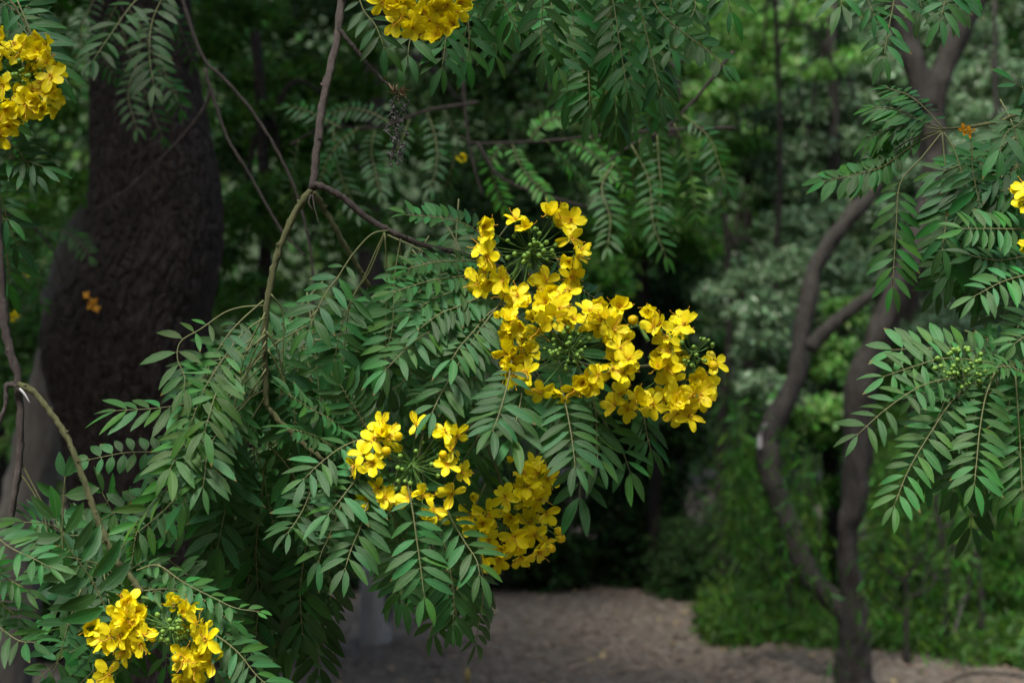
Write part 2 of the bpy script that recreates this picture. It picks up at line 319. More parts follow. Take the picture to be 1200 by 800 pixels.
def build_leaf(path, hint, n, L, gap=0.25, W=0.268, ang=(72, 42), taper0=0.65, taper1=0.9, rr=0.00095, droop=0.13, closed=0.0, fold=0.25, curl=0.14, rnd=None, asym=1.0, missing=0.06):
    """path: rachis points in the world; hint: direction the blade faces; leaflets in n pairs"""
    rnd = rnd or random
    mb = MB(); N = len(path); cum = [0.0]
    for i in range(1, N): cum.append(cum[-1]+(path[i]-path[i-1]).length)
    tot = cum[-1]
    mb.tube(path, [lerp(rr*1.25, rr*0.55, i/(N-1)) for i in range(N)], 5, 1)
    def at(s):
        s = max(0, min(tot*0.9999, s))
        for i in range(1, N):
            if cum[i] >= s:
                f = (s-cum[i-1])/max(1e-9, cum[i]-cum[i-1]); return path[i-1].lerp(path[i], f), (path[i]-path[i-1]).normalized()
        return path[-1], (path[-1]-path[-2]).normalized()
    h = Vector(hint).normalized()
    for k in range(n):
        f = k/(n-1) if n > 1 else 1; s = tot*(gap+(1-gap)*f); p, t = at(s)
        nr = h-t*h.dot(t)
        if nr.length < 0.15: nr = t.orthogonal()
        nr.normalize(); sd = t.cross(nr)
        size = L*(lerp(taper0, 1.0, min(1, f*2.2)) if f < 0.5 else lerp(1.0, taper1, (f-0.5)*2))
        for sg in (-1, 1):
            if rnd.random() < missing and k < n-1: continue
            a = math.radians(lerp(min(90, ang[0]+14), ang[1]+12, f**2.2)+rnd.uniform(-8, 8))
            if k == n-1: a = math.radians(rnd.uniform(20, 36))
            d = t*math.cos(a)+sd*(sg*math.sin(a)*(asym if sg > 0 else 1.0))
            lift = closed+rnd.uniform(-0.10, 0.10)
            d = (d+nr*lift+V(0, 0, -droop*rnd.uniform(0.4, 1.3))).normalized()
            nn = (nr-sd*(sg*closed)+V(rnd.uniform(-.22, .22), rnd.uniform(-.22, .22), rnd.uniform(-.1, .25))).normalized()
            l_ = size*rnd.uniform(0.78, 1.12)
            q = p+t*rnd.uniform(-.0015, .0015)
            mb.tube([q, q+d*0.003], [rr*0.6, rr*0.5], 4, 1, False)
            leaflet(mb, q+d*0.0025, d, nn, l_, l_*W*rnd.uniform(0.9, 1.08), fold*rnd.uniform(0.5, 1.5), curl*rnd.uniform(0.3, 1.7), (0.30 if d.cross(nn).dot(t) > 0 else -0.30), rnd)
    return mb
LEAFCOUNT = {}
EXTRA = {}
def leaf_obj(parent, mb, tint=(1, 1, 1), cap=98):
    k = parent.name; c = LEAFCOUNT.get(k, 0)
    if c >= cap:
        e = EXTRA.setdefault(k, (parent, MB()))[1]; o = len(e.v); e.v += mb.v; e.f += [[i+o for i in f] for f in mb.f]; e.m += mb.m; e.uv += mb.uv; return None
    LEAFCOUNT[k] = c+1
    o = obj('compound_leaf', mb, [M['leaf'], M['rachis']], parent); o.color = (*tint, 1); return o
def flush_extra():
    for parent, mb in EXTRA.values():
        o = obj('shaded_leaves', mb, [M['leaf'], M['rachis']], parent); o['kind'] = 'stuff'
FACE = (0.0, -0.75, 0.65)
def hero(parent, pts, Y, n, L=0.030, hint=FACE, tint=(1, 1, 1), **kw):
    """pts: photo positions of the rachis from its base to its tip; Y: depth at base, depth at tip"""
    Yb, Yt = Y if isinstance(Y, tuple) else (Y, Y); m_ = len(pts)
    w_ = [P(x, y, lerp(Yb, Yt, i/(m_-1))) for i, (x, y) in enumerate(pts)]
    if m_ == 2:
        mid = (w_[0]+w_[1])/2+V(0, 0, 0.08*(w_[1]-w_[0]).length); w_ = [w_[0], mid, w_[1]]
    sc = (Yb+Yt)/4.0
    return leaf_obj(parent, build_leaf(spline(w_, 5), hint, n+(3 if n > 6 else 1 if n > 4 else 0), L*1.34*sc, **kw), tint)
def inside(x, y, poly):
    c = False; j = len(poly)-1
    for i in range(len(poly)):
        xi, yi = poly[i]; xj, yj = poly[j]
        if (yi > y) != (yj > y) and x < (xj-xi)*(y-yi)/(yj-yi)+xi: c = not c
        j = i
    return c
def fill(parent, poly, Y, count, L=0.031, root=None, length=(90, 150), n=(6, 9), tint=(1, 1, 1), seed=1, hint=FACE, lean=(-0.5, 0.5)):
    """leaves of the same branch hanging behind the ones in front"""
    r = random.Random(seed); xs = [p[0] for p in poly]; ys = [p[1] for p in poly]; k = 0
    while k < count:
        x, y = r.uniform(min(xs), max(xs)), r.uniform(min(ys), max(ys))
        if not inside(x, y, poly): continue
        k += 1; ln = r.uniform(*length)
        if root:
            dx, dy = root[0]-x, root[1]-y; dd = math.hypot(dx, dy)+1e-6; dx, dy = dx/dd, dy/dd
            dx += r.uniform(-.45, .45); dy += r.uniform(-.45, .25)
        else: dx, dy = r.uniform(*lean), -1
        dd = math.hypot(dx, dy); bx, by = x+dx/dd*ln, y+dy/dd*ln
        y0 = r.uniform(*Y); y1 = y0+r.uniform(-0.05, 0.03)
        h = V(hint[0]+r.uniform(-.4, .4), hint[1]+r.uniform(-.3, .3), hint[2]+r.uniform(-.3, .3))
        a, b = P(bx, by, y0), P(x, y, y1); mid = (a+b)/2+V(0, 0, 0.10*(a-b).length)
        t = r.uniform(0.8, 1.15)
        leaf_obj(parent, build_leaf(spline([a, mid, b], 4), h, r.randint(*n), 1.25*L*r.uniform(.85, 1.15)*(y0/2), rnd=r, gap=r.uniform(.15, .35)), tuple(c*t for c in tint))

# ------------------------------------------------------------------ flowers
def petal(mb, ang, L, W, elev, curl, cup, r, mi=0):
    nt_, nu = 6, 5; ca, sa = math.cos(ang), math.sin(ang); rad = V(ca, sa, 0); tan = V(-sa, ca, 0); up = V(0, 0, 1)
    p = rad*0.001; vs = []; uv = []; ph = r.uniform(0, 6); tw = r.uniform(-.35, .35)
    for i in range(nt_+1):
        t = i/nt_; e = elev+curl*t; d = rad*math.cos(e)+up*math.sin(e); nr = up*math.cos(e)-rad*math.sin(e)
        if i: p = p+d*(L/nt_)
        wd = W*0.5*(0.16+0.92*math.sin(PI*min(1, t**1.15*0.86+0.02))**0.75) if t < 1 else W*0.24
        for k in range(nu):
            u = -1+2*k/(nu-1)
            q = p+(tan*math.cos(tw*t)+nr*math.sin(tw*t))*(u*wd)+nr*(cup*u*u*wd)+nr*((0.0009*math.sin(u*4+ph+t*5)+0.0006*math.sin(u*9-ph*2+t*11))*t*L/0.018)
            if i == nt_: q = q-d*(L*0.07*u*u)
            vs.append(q); uv.append((k/(nu-1), t))
    mb.add(vs, [(i*nu+k, i*nu+k+1, (i+1)*nu+k+1, (i+1)*nu+k) for i in range(nt_) for k in range(nu-1)], mi, uv)
def flower_mesh(kind, seed):
    r = random.Random(seed); mb = MB()
    base = V(0, 0, 0)
    if kind == 'open':
        for k in range(5): petal(mb, 2*PI*k/5+r.uniform(-.18, .18), r.uniform(.017, .0205), r.uniform(.0095, .0122), r.uniform(.0, .7), r.uniform(-.7, .1), r.uniform(.1, .45), r)
    elif kind == 'half':
        for k in range(5): petal(mb, 2*PI*k/5+r.uniform(-.2, .2), r.uniform(.015, .018), r.uniform(.0105, .013), r.uniform(.6, 1.1), r.uniform(-.5, .5), r.uniform(.4, .8), r)
    elif kind == 'closed':
        for k in range(5): petal(mb, 2*PI*k/5+r.uniform(-.2, .2), r.uniform(.012, .014), r.uniform(.010, .012), r.uniform(.55, .8), r.uniform(1.0, 1.5), r.uniform(.6, .9), r)
    elif kind == 'tattered':
        for k in range(4): petal(mb, 2*PI*k/5+r.uniform(-.3, .3), r.uniform(.016, .021), r.uniform(.008, .012), r.uniform(-.5, .8), r.uniform(-1.0, .8), r.uniform(-.4, .6), r)
    if kind in ('open', 'tattered', 'half'):
        for k in range(6):
            a = r.uniform(0, 2*PI); ln = r.uniform(.004, .007); d = V(math.cos(a)*.5, math.sin(a)*.5, 1).normalized()
            mb.tube([V(0, 0, .001), d*ln*.6, d*ln], [.0003, .0005, .0006], 4, 1)
        for k in range(2):
            a = r.uniform(0, 2*PI); R = V(math.cos(a), math.sin(a), 0)
            mb.tube(spline([V(0, 0, .001), R*.006+V(0, 0, .006), R*.013+V(0, 0, .007), R*.016+V(0, 0, .011)], 3), [.00045]*9+[.0007], 4, 1)
    for k in range(5):   # sepals
        a = 2*PI*k/5+.5; R = V(math.cos(a), math.sin(a), 0); T = V(-math.sin(a), math.cos(a), 0)
        mb.add([V(0, 0, -.002), R*.004+T*.0022+V(0, 0, -.001), R*.006+V(0, 0, .0005), R*.004-T*.0022+V(0, 0, -.001)], [(0, 1, 2, 3)], 2)
    mb.ball((0, 0, -.001), .0016, 2, 6, 4)
    return mb.mesh('flower', [M['petal'], M['stamen'], M['pedicel']])
FL = {k: [flower_mesh(k, 10*i+j) for j in range(c)] for i, (k, c) in enumerate((('open', 6), ('half', 4), ('closed', 3), ('tattered', 4)))}
def bud_mesh(seed, col):
    mb = MB(); mb.ball((0, 0, 0), .0030, 0, 8, 6, 1.15); mb.tube([V(0, 0, -.0045), V(0, 0, -.0022)], [.0006, .0018], 6, 1)
    r = random.Random(seed)
    for k in range(3):
        a = 2*PI*k/3+r.random(); R = V(math.cos(a), math.sin(a), 0); T = V(-math.sin(a), math.cos(a), 0)
        mb.add([V(0, 0, -.0036), R*.0034+T*.0019+V(0, 0, -.0012), R*.0031+V(0, 0, .0012), R*.0034-T*.0019+V(0, 0, -.0012)], [(0, 1, 2, 3)], 1)
    return mb.mesh('bud', [M[col], M['pedicel']])
BUD = [bud_mesh(i, 'bud') for i in range(3)]; YBUD = [bud_mesh(9+i, 'petal') for i in range(2)]
def turned(o, d, roll, s):
    q = Vector(d).normalized().to_track_quat('Z', 'Y') @ Quaternion((0, 0, 1), roll)
    o.rotation_mode = 'QUATERNION'; o.rotation_quaternion = q; o.scale = (s, s, s)
def cluster(parent, cen, Y, flowers, root, seed, nb=26, br=26, bcen=None, label=None, ybuds=(), face=(0, -.85, .3), scale=1.0, extra=0, droop=0.0, tint=None):
    """a domed head: stalks mesh with flower and bud children"""
    r = random.Random(seed); c0 = P(cen[0], cen[1], Y); s0 = Y/2.0*scale
    bc = bcen or cen
    hub = P(bc[0], bc[1]+4, Y+0.045); rt = Vector(root)
    st = MB(); st.tube(spline([rt, (rt+hub)/2+V(0, 0.01, 0.01), hub], 4), [lerp(.0028, .0016, i/8) for i in range(9)], 6)
    st.tube([hub, P(bc[0], bc[1], Y-.004)], [.0016, .0009], 6)
    top = P(bc[0], bc[1], Y)
    plan = []
    for (x, y) in flowers:
        dx, dy = (x-bc[0])/70, -(y-bc[1])/70; rr = min(1.4, math.hypot(dx, dy))
        p = P(x, y, Y+r.uniform(-.014, .016)+0.02*rr*rr)
        d = V(dx*.75+r.uniform(-.5, .5), face[1]+r.uniform(-.25, .35), dy*.6+face[2]+r.uniform(-.45, .45)-droop)
        k = r.choices(['open', 'half', 'closed', 'tattered'], [.42, .24, .10, .24])[0]
        plan.append((p, d, r.choice(FL[k]), r.uniform(.78, 1.04)*s0, 'flower'))
    for _ in range(extra):
        x, y = r.choice(flowers); x += r.uniform(-14, 14); y += r.uniform(-12, 12)
        p = P(x, y, Y+r.uniform(-.006, .035)); d = V(r.uniform(-.7, .7), -.7, r.uniform(-.5, .7))
        plan.append((p, d, r.choice(FL[r.choice(['open', 'tattered', 'half'])]), r.uniform(.9, 1.1)*s0, 'flower'))
    for i in range(nb):
        a = r.uniform(0, 2*PI); q = br*math.sqrt(r.uniform(0.02, 1)); x, y = bc[0]+q*math.cos(a), bc[1]+q*math.sin(a)*.85
        p = P(x, y, Y-.012+0.03*(q/br)**2+r.uniform(-.004, .004)); d = (p-hub)
        plan.append((p, d, r.choice(BUD), r.uniform(.55, 1.1)*s0, 'bud'))
    for (x, y) in ybuds:
        p = P(x, y, Y-.008); plan.append((p, p-hub, r.choice(YBUD), r.uniform(1.5, 2.0)*s0, 'bud'))
    for p, d, me, s, nm in plan:
        dn = Vector(d).normalized(); e = p-dn*.003
        h = hub.lerp(top, r.uniform(0, .6) if nm == 'flower' else r.uniform(.4, 1))
        mid = (h+e)/2+V(0, .006, -.002)
        st.tube([h, mid, e-dn*.003, e], [.0006, .0005, .0005, .0007], 4)
    so = obj('flower_cluster', st, M['pedicel'], parent, rt)
    if label: so['label'] = label
    for p, d, me, s, nm in plan:
        o = link(nm, me, so, p); turned(o, d, r.uniform(0, 6.28), s)
    return so

def stem(parent, pts, Y, r0, r1, m, name='twig', n=9, knots=0.10):
    Yb, Yt = Y if isinstance(Y, tuple) else (Y, Y); k = len(pts)
    s = spline([P(x, y, lerp(Yb, Yt, i/(k-1))) for i, (x, y) in enumerate(pts)], 8); N = len(s)
    r = random.Random(len(pts)*7+int(pts[0][0]))
    mb = MB(); mb.tube([p+V(r.uniform(-1, 1), r.uniform(-1, 1), r.uniform(-1, 1))*r0*0.16 for p in s], [lerp(r0, r1, i/(N-1))*(1+(knots*2.0 if i % 9 == 4 else r.uniform(-knots*.5, knots*.5))) for i in range(N)], n)
    roughen(mb, 0, r0*.28, 220, .35)
    for i in range(3, N-2, 4):
        if r.random() < .7:
            q = s[i]; d = V(r.uniform(-1, 1), r.uniform(-1, 1), r.uniform(-.2, 1)).normalized(); rr = lerp(r0, r1, i/(N-1)); mb.tube([q, q+d*rr*1.1, q+d*rr*r.uniform(1.3, 1.9)], [rr*.65, rr*.5, rr*.22], 6)
    return obj(name, mb, M[m], parent)
# ------------------------------------------------------------------ the big dark trunk on the left
def big_trunk():
    Y = 4.5; rows = [(-700, 90, 215), (-200, 108, 218), (0, 110, 222), (100, 109, 234), (200, 108, 256), (270, 104, 262), (310, 90, 257), (350, 66, 249), (400, 52, 242), (450, 60, 237), (520, 78, 233), (600, 84, 236), (750, 80, 244), (950, 60, 262), (1060, 30, 300), (1130, -20, 350)]
    t = thing('dark_trunk_tree', P(165, 1111, Y), 'massive old tree with a swollen knob on its furrowed near-black trunk', 'tree')
    ys = np.array([r[0] for r in rows]); lf = np.array([r[1] for r in rows]); rt = np.array([r[2] for r in rows])
    ny, na = 620, 300; yy = np.linspace(-700, 1130, ny); L = np.interp(yy, ys, lf); R = np.interp(yy, ys, rt)
    k = np.ones(15)/15; L = np.convolve(np.pad(L, 7, 'edge'), k, 'valid'); R = np.convolve(np.pad(R, 7, 'edge'), k, 'valid')
    cx = ((L+R)/2-600)/2000*Y; rad = (R-L)/2/2000*Y; z = 1.6+(400-yy)/2000*Y
    th = np.linspace(0, 2*PI, na, endpoint=False); TH, Z = np.meshgrid(th, z); RAD = rad[:, None]; CX = cx[:, None]
    u = TH*0.21; v = Z*0.36   # bark plates: stretched cells
    r = np.random.default_rng(4); cell = 0.027; nu = int(round(2*PI*0.21/cell)); vmin = v.min()-0.1; nv = int((v.max()-vmin)/cell)+3
    jx = r.uniform(.1, .9, (nv, nu)); jy = r.uniform(.1, .9, (nv, nu)); hh = r.uniform(0, 1, (nv, nu))
    wob = 0.010*np.sin(TH*5+Z*9)+0.006*np.sin(TH*11-Z*23)+0.004*np.sin(TH*27+Z*41); gu = (u+wob)/cell*(nu/(2*PI*0.21/cell)); gv = (v+wob*1.2-vmin)/cell
    iu = np.floor(gu).astype(int); iv = np.floor(gv).astype(int); f1 = np.full(gu.shape, 9.); f2 = f1.copy(); hv = np.zeros(gu.shape)
    for a in (-1, 0, 1):
        for b in (-1, 0, 1):
            ju = (iu+a) % nu; jv = np.clip(iv+b, 0, nv-1)
            d = np.hypot(iu+a+jx[jv, ju]-gu, iv+b+jy[jv, ju]-gv)
            n1 = d < f1; f2 = np.where(n1, f1, np.minimum(f2, d)); hv = np.where(n1, hh[jv, ju], hv); f1 = np.minimum(f1, d)
    plate = np.clip((f2-f1)/0.28, 0, 1)**0.6*(0.6+0.4*hv)
    fine = 0.0015*np.sin(TH*70+9*np.sin(Z*13))*np.sin(Z*90+TH*7)+0.002*r.normal(size=TH.shape)*0.25
    lump = 0.02*np.sin(TH*3+Z*2.1)+0.012*np.sin(TH*5-Z*3.3)+0.035*np.exp(-((TH-3.6)**2)/0.3-((Z-1.62)**2)/0.03)+0.03*np.exp(-((TH-4.3)**2)/0.12-((Z-1.75)**2)/0.01)-0.035*np.exp(-((TH-4.6)**2)/0.03-((Z-1.66)**2)/0.003)
    RR = RAD*(1+lump)+plate*0.014+fine-0.009
    X = CX+RR*np.cos(TH); YY = Y+RR*np.sin(TH)*0.95
    mb = MB(); vs = np.stack([X, YY, Z], -1).reshape(-1, 3)
    mb.v = vs.tolist(); mb.f = [[j*na+i, (j+1)*na+i, (j+1)*na+(i+1) % na, j*na+(i+1) % na] for j in range(ny-1) for i in range(na)]
    mb.m = [0]*len(mb.f); mb.uv = [(0, 0)]*(4*len(mb.f))
    obj('trunk', mb, M['bark_dark'], t, P(165, 1111, Y))
    lb = MB()
    top = V(cx[0], Y, z[0])
    limb_tube(lb, [top-V(0, 0, .1), top+V(-.5, -.2, .9), top+V(-1.3, -.3, 1.8)], .13, .05)
    limb_tube(lb, [top-V(0, 0, .1), top+V(.6, .3, .8), top+V(1.6, .8, 1.7)], .13, .05)
    limb_tube(lb, [top-V(0, 0, .1), top+V(.1, .9, 1.0), top+V(.2, 2.0, 2.0)], .12, .05)
    obj('limb', lb, M['bark_dark'], t)
    cl = [((-1.5, 4.6, 4.9), (1.9, 1.6, .9), 3), ((-.4, 5.0, 5.3), (1.3, 1.3, .8), 2), ((-2.8, 6, 4.4), (1.4, 1.4, .8), 2), ((-1.5, 7.2, 5.2), (1.6, 1.4, .8), 2), ((-1.2, 3.4, 5.0), (1.2, .8, .5), 1.2), ((-2.0, 2.5, 4.3), (1.1, .6, .4), 1.2), ((-3.0, 3.0, 4.0), (1.0, .9, .5), 1.0)]  # forward clumps stand unseen overhead, added to shade the trunk
    leaf_cloud('crown', clumps(cl, 26000, 3), 0.10, M['bg_dark'], t, P(165, 1111, Y), seed=4)
    return t
big_trunk()

# ------------------------------------------------------------------ the forked tree on the right
def limb_px(mb, pts, Y, ws, n=12, wob=0.05):
    m_ = len(pts); Yb, Yt = Y if isinstance(Y, tuple) else (Y, Y)
    s = spline([P(x, y, lerp(Yb, Yt, i/(m_-1))) for i, (x, y) in enumerate(pts)], 8); N = len(s)
    w_ = np.interp(np.linspace(0, m_-1, N), range(m_), ws)
    i0 = len(mb.v); mb.tube(s, [w_[i]/2/2000*s[i].y*(1+wob*math.sin(i*1.3)*math.sin(i*.37+1)) for i in range(N)], n+8 if wob > 0 and max(ws) > 15 else n)
    if wob > 0: roughen(mb, i0, max(ws)/2/2000*s[0].y*.28, 9, .5)
def right_tree():
    o = P(1003, 800, 8.0); o.z = -0.02
    t = thing('forked_tree', o, 'crooked tree with two winding grey-brown stems at the right', 'tree')
    a = MB(); limb_px(a, [(1004, 812), (1003, 770), (1000, 720), (996, 640), (1002, 560), (1012, 450), (1040, 370), (1073, 290), (1095, 205), (1090, 130), (1080, 100)], 8.0, [52, 38, 31, 28, 33, 35, 33, 31, 30, 34, 30], 16, .07)
    limb_px(a, [(1000, 735), (985, 712), (955, 680), (935, 640), (915, 590), (902, 540), (905, 500), (928, 455), (937, 410), (943, 370), (960, 305), (1000, 250), (1045, 205)], (8.0, 8.5), [26, 27, 26, 24, 24, 28, 28, 24, 23, 22, 20, 18, 15], 14, .07)
    obj('trunk', a, M['bark_brown'], t, o)
    for pts, ws in (([(1086, 125), (1070, 70), (1052, 10), (1020, -80), (990, -200)], [32, 30, 26, 24, 16]), ([(1088, 130), (1110, 70), (1140, 10), (1190, -70), (1240, -180)], [30, 26, 24, 20, 14]), ([(948, 408), (975, 380), (1005, 358), (1040, 335), (1075, 322)], [18, 15, 14, 12, 10])):
        b = MB(); limb_px(b, pts, 8.0, ws, 12); obj('limb', b, M['bark_brown'], t)
    cl = [((2.4, 8.3, 5.3), (1.2, 1.0, .5), 2), ((1.3, 8.6, 5.5), (.8, .9, .5), 1), ((3.6, 8.6, 5.2), (1.0, 1.0, .5), 1.2)]
    leaf_cloud('crown', clumps(cl, 6000, 8), 0.10, M['bg_mid'], t, o, seed=9)
    # long drooping twigs with needle-thin leaves hanging in front of the stems
    r = np.random.default_rng(5); pos = []; tw = MB()
    for i in range(85):
        g = r.uniform() < .6
        x0 = r.uniform(850, 960) if g else r.uniform(1010, 1160); y0 = r.uniform(470, 640) if g else r.uniform(520, 680); Y0 = r.uniform(8.2, 9.6) if r.uniform() < .8 else 7.5; ln = r.uniform(60, 150)
        dx = r.uniform(-35, 25); pts = [P(x0, y0-r.uniform(20, 60), Y0), P(x0+dx*.5, y0+ln*.35, Y0), P(x0+dx, y0+ln, Y0)]
        s = spline(pts, 5); tw.tube(s, [.0016]*len(s), 3, 0, False)
        for k in range(45): q = s[int(r.integers(1, len(s)))]; pos.append(np.array(q)+r.normal(size=3)*np.array([.03, .03, .05]))
    obj('drooping_twigs', tw, M['twig_dark'], t)['kind'] = 'stuff'
    leaf_cloud('drooping_needles', np.array(pos), 0.075, M['bg_mid'], t, o, ratio=0.05, up=0, droop=3.0, seed=3)['kind'] = 'stuff'
    return t
right_tree()
tg = MB(); c = P(888, 517, 8.22)
tg.add([c+V(x*.009, y*.003-.06, z*.028) for x in (-1, 1) for y in (-1, 1) for z in (-1, 1)], [(0, 1, 3, 2), (4, 6, 7, 5), (0, 4, 5, 1), (2, 3, 7, 6), (0, 2, 6, 4), (1, 5, 7, 3)])
tg.tube([c+V(0, -.06, .028), c+V(.02, -.05, .075), c+V(.045, 0, .09)], [.002]*3, 4)
tag(obj('tag', tg, M['white'], smooth=False), 'small white tag tied to the bend of the crooked stem', 'tag')

# ------------------------------------------------------------------ other trees: trunk + crown of their own
def bg_tree(name, label, px, Y, top, w0, w1, m, crown_m, clump_px, n, size, seed, lean=0, group=None, canopy=None, paint=False, ratio=.42, pts=None):
    base = P(px, 400, Y); base.z = -0.03
    t = thing(name, base, label, 'tree', group); r = random.Random(seed)
    by = 400+1.63*2000/Y
    if pts is None: pts = [(px, by), (px+r.uniform(-8, 8)+lean*.3, lerp(by, top, .35)), (px+r.uniform(-12, 12)+lean*.6, lerp(by, top, .7)), (px+lean, top)]
    a = MB(); limb_px(a, pts, Y, np.linspace(w0, w1, len(pts)), 12, 0 if paint else .05); obj('trunk', a, M[m], t, base)
    if paint:
        b = MB(); limb_px(b, [(px, by-1), (px-.5, by-55), (px+.5, by-95)], Y, [w0*1.07, w0*1.045, w0*1.04], 14, .0); obj('painted_band', b, M['white_paint'], t, base)
    tp = P(pts[-1][0], pts[-1][1], Y); e = P(pts[-2][0], pts[-2][1], Y)
    for cxp in clump_px[:4]:
        c = P(cxp[0], cxp[1], Y); s = tp.lerp(e, r.uniform(0, .6)) if c.z > e.z-.5 else e
        l_ = MB(); limb_tube(l_, [s, (s+c)/2+V(0, 0, .15), c], w1/2/2000*Y*.7, .008, 7); obj('limb', l_, M[m], t)
    cl = []
    # boughs in tiers: the lower ones reach out nearer, so each has open air above it
    rt = random.Random(seed+5)
    for (x, y, rx, ry) in clump_px:
        for k in range(4 if rx > 50 else 2):
            xx = x+rt.uniform(-.65, .65)*rx; yy = y+(k-1.5)*.45*ry; Yk = Y+(200-yy)/100*.034*Y*1.3+rt.uniform(-.15, .15); q = P(xx, yy, Yk)
            cl.append((tuple(q), (rx*.62/2000*Y, max(.28, rx*.6/2000*Y), ry*.24/2000*Y), rx*ry))
    leaf_cloud('crown', clumps(cl, n, seed, shell=.5, subr=.16), size, M[crown_m], t, base, seed=seed, ratio=ratio)
    if canopy:
        cl = [((x, y, z), (rx, ry, rz), rx*ry) for (x, y, z, rx, ry, rz) in canopy]
        leaf_cloud('upper_crown', clumps(cl, int(sum(c_[2] for c_ in cl)*1300), seed+1), .13, M[crown_m], t, base, seed=seed+2)  # unseen overhead crown, put in to darken what stands below
    return t
bg_tree('pale_leaning_tree', 'pale grey leaning trunk standing behind the big dark one at the far left', 25, 6.5, -120, 62, 36, 'bark_pale', 'bg_mid', [(20, -60, 120, 90), (-80, 60, 90, 90), (60, -160, 150, 90)], 5000, .06, 21,
        pts=[(5, 910), (14, 760), (30, 600), (58, 470), (72, 380), (84, 320), (125, 220), (165, 60), (180, -120)], canopy=[(-3.4, 7, 4.6, 1.8, 1.6, .7)])
bg_tree('painted_trunk_tree', 'tree with a white painted trunk foot on the bare ground under the blossom', 441, 9.1, 60, 36, 24, 'bark_brown', 'bg_dark', [(440, 60, 170, 130), (330, 160, 120, 100), (540, 120, 130, 110), (450, -60, 200, 100)], 11000, .07, 22, paint=True, canopy=[(-1, 9.5, 5.2, 2.2, 1.8, .8)])
G = 'trees at the back of the clearing'
bg_tree('bushy_tree', 'brightest yellow-green tree crown, top middle behind the blossoms', 792, 12.5, 60, 30, 14, 'bark_dark', 'bg_lime', [(800, 60, 105, 75), (735, 130, 85, 70), (880, 95, 75, 80), (790, 180, 100, 60), (850, 10, 110, 50), (720, 30, 80, 60)], 24000, .065, 31, group=G)
bg_tree('bushy_tree', 'thin dark trunk with dim foliage left of the crooked grey stems', 884, 12.9, 20, 15, 9, 'bark_dark', 'bg_dark', [(890, 250, 60, 80), (855, 330, 60, 60), (935, 170, 60, 80), (860, 200, 50, 60), (905, 80, 60, 60)], 14000, .05, 32, group=G)
bg_tree('bushy_tree', 'hazy grey-green foliage between the crooked stems and blossom', 975, 11.2, 0, 22, 10, 'bark_brown', 'bg_pale', [(960, 60, 90, 90), (940, 200, 85, 90), (915, 330, 75, 60), (1010, 150, 90, 90), (985, 300, 80, 70), (900, 420, 50, 50)], 26000, .05, 33, group=G)
bg_tree('bushy_tree', 'pale grey-green foliage beyond the fork, at the right edge', 1165, 11.5, 0, 8, 5, 'bark_brown', 'bg_pale', [(1150, 60, 100, 110), (1190, 220, 110, 100), (1130, 330, 80, 90), (1200, 430, 90, 90), (1090, 190, 60, 80), (1160, 520, 80, 60)], 26000, .05, 34, group=G)
bg_tree('bushy_tree', 'dark tree crown directly behind the tallest yellow blossom', 640, 12.0, 100, 30, 16, 'bark_dark', 'bg_dark', [(610, 130, 120, 110), (690, 260, 100, 90), (560, 260, 100, 100), (700, 400, 90, 80), (650, 20, 120, 90), (800, 330, 80, 80), (770, 430, 70, 70)], 24000, .06, 35, group=G, canopy=[(-1.6, 12.6, 5.3, 1.6, 1.6, .8)])
bg_tree('bushy_tree', 'saturated green foliage right beside the big dark trunk', 300, 7.4, 40, 26, 12, 'bark_dark', 'bg_mid', [(300, 70, 95, 90), (330, 190, 80, 80), (285, 280, 60, 80), (380, 110, 90, 80), (300, 370, 55, 50), (420, 220, 80, 80)], 12000, .042, 36, group=G)
bg_tree('flowering_tree', 'blurred bright green foliage with yellow blossoms at the far left edge', -10, 9.0, 40, 30, 14, 'bark_dark', 'bg_lime', [(10, 330, 60, 90), (45, 400, 60, 80), (10, 480, 60, 70), (60, 250, 70, 50), (-60, 380, 70, 120)], 7000, .05, 37)
bg_tree('bushy_tree', 'dim green crown at the upper left corner behind blossom', -60, 5.7, -40, 30, 16, 'bark_dark', 'bg_mid', [(40, 60, 80, 90), (20, 190, 80, 70), (-60, 60, 80, 120), (110, -50, 120, 70), (80, 240, 45, 50)], 8000, .038, 38, group=G)
bg_tree('bushy_tree', 'dull green crown low in the gap under the fork of the stems', 1075, 12.6, 120, 20, 10, 'bark_brown', 'bg_mid', [(1060, 440, 75, 70), (960, 470, 60, 60), (1040, 560, 70, 60), (1120, 620, 80, 60), (960, 380, 45, 50)], 15000, .045, 39, group=G)

bg_tree('bushy_tree', 'mid-green foliage in the gap just above the blossom at the right', 765, 10.8, 150, 16, 8, 'bark_dark', 'bg_mid', [(770, 240, 60, 55), (830, 300, 50, 50), (700, 300, 60, 50), (745, 160, 55, 45), (855, 200, 45, 50), (690, 200, 40, 40)], 13000, .05, 42, group=G)
bg_tree('bushy_tree', 'tree of scattered pale sprays halfway up between blossom and stems', 850, 10.2, 250, 12, 6, 'bark_dark', 'bg_pale', [(880, 400, 40, 45), (905, 330, 45, 40), (850, 350, 30, 35), (900, 470, 35, 35)], 5000, .04, 43, group=G)
bg_tree('bushy_tree', 'fresh green crown high up between the lime tree and the fork', 905, 10.4, -60, 8, 5, 'bark_dark', 'bg_lime', [(895, 65, 55, 60), (870, 20, 60, 50), (960, -20, 60, 60), (985, 90, 40, 40)], 9000, .045, 40, group=G)
bg_tree('bushy_tree', 'small light green tree low between the two crooked stems', 972, 10.9, 380, 12, 6, 'bark_brown', 'bg_lime', [(965, 440, 35, 45), (985, 510, 40, 45), (945, 500, 30, 40), (975, 380, 30, 30)], 6000, .045, 41, group=G)
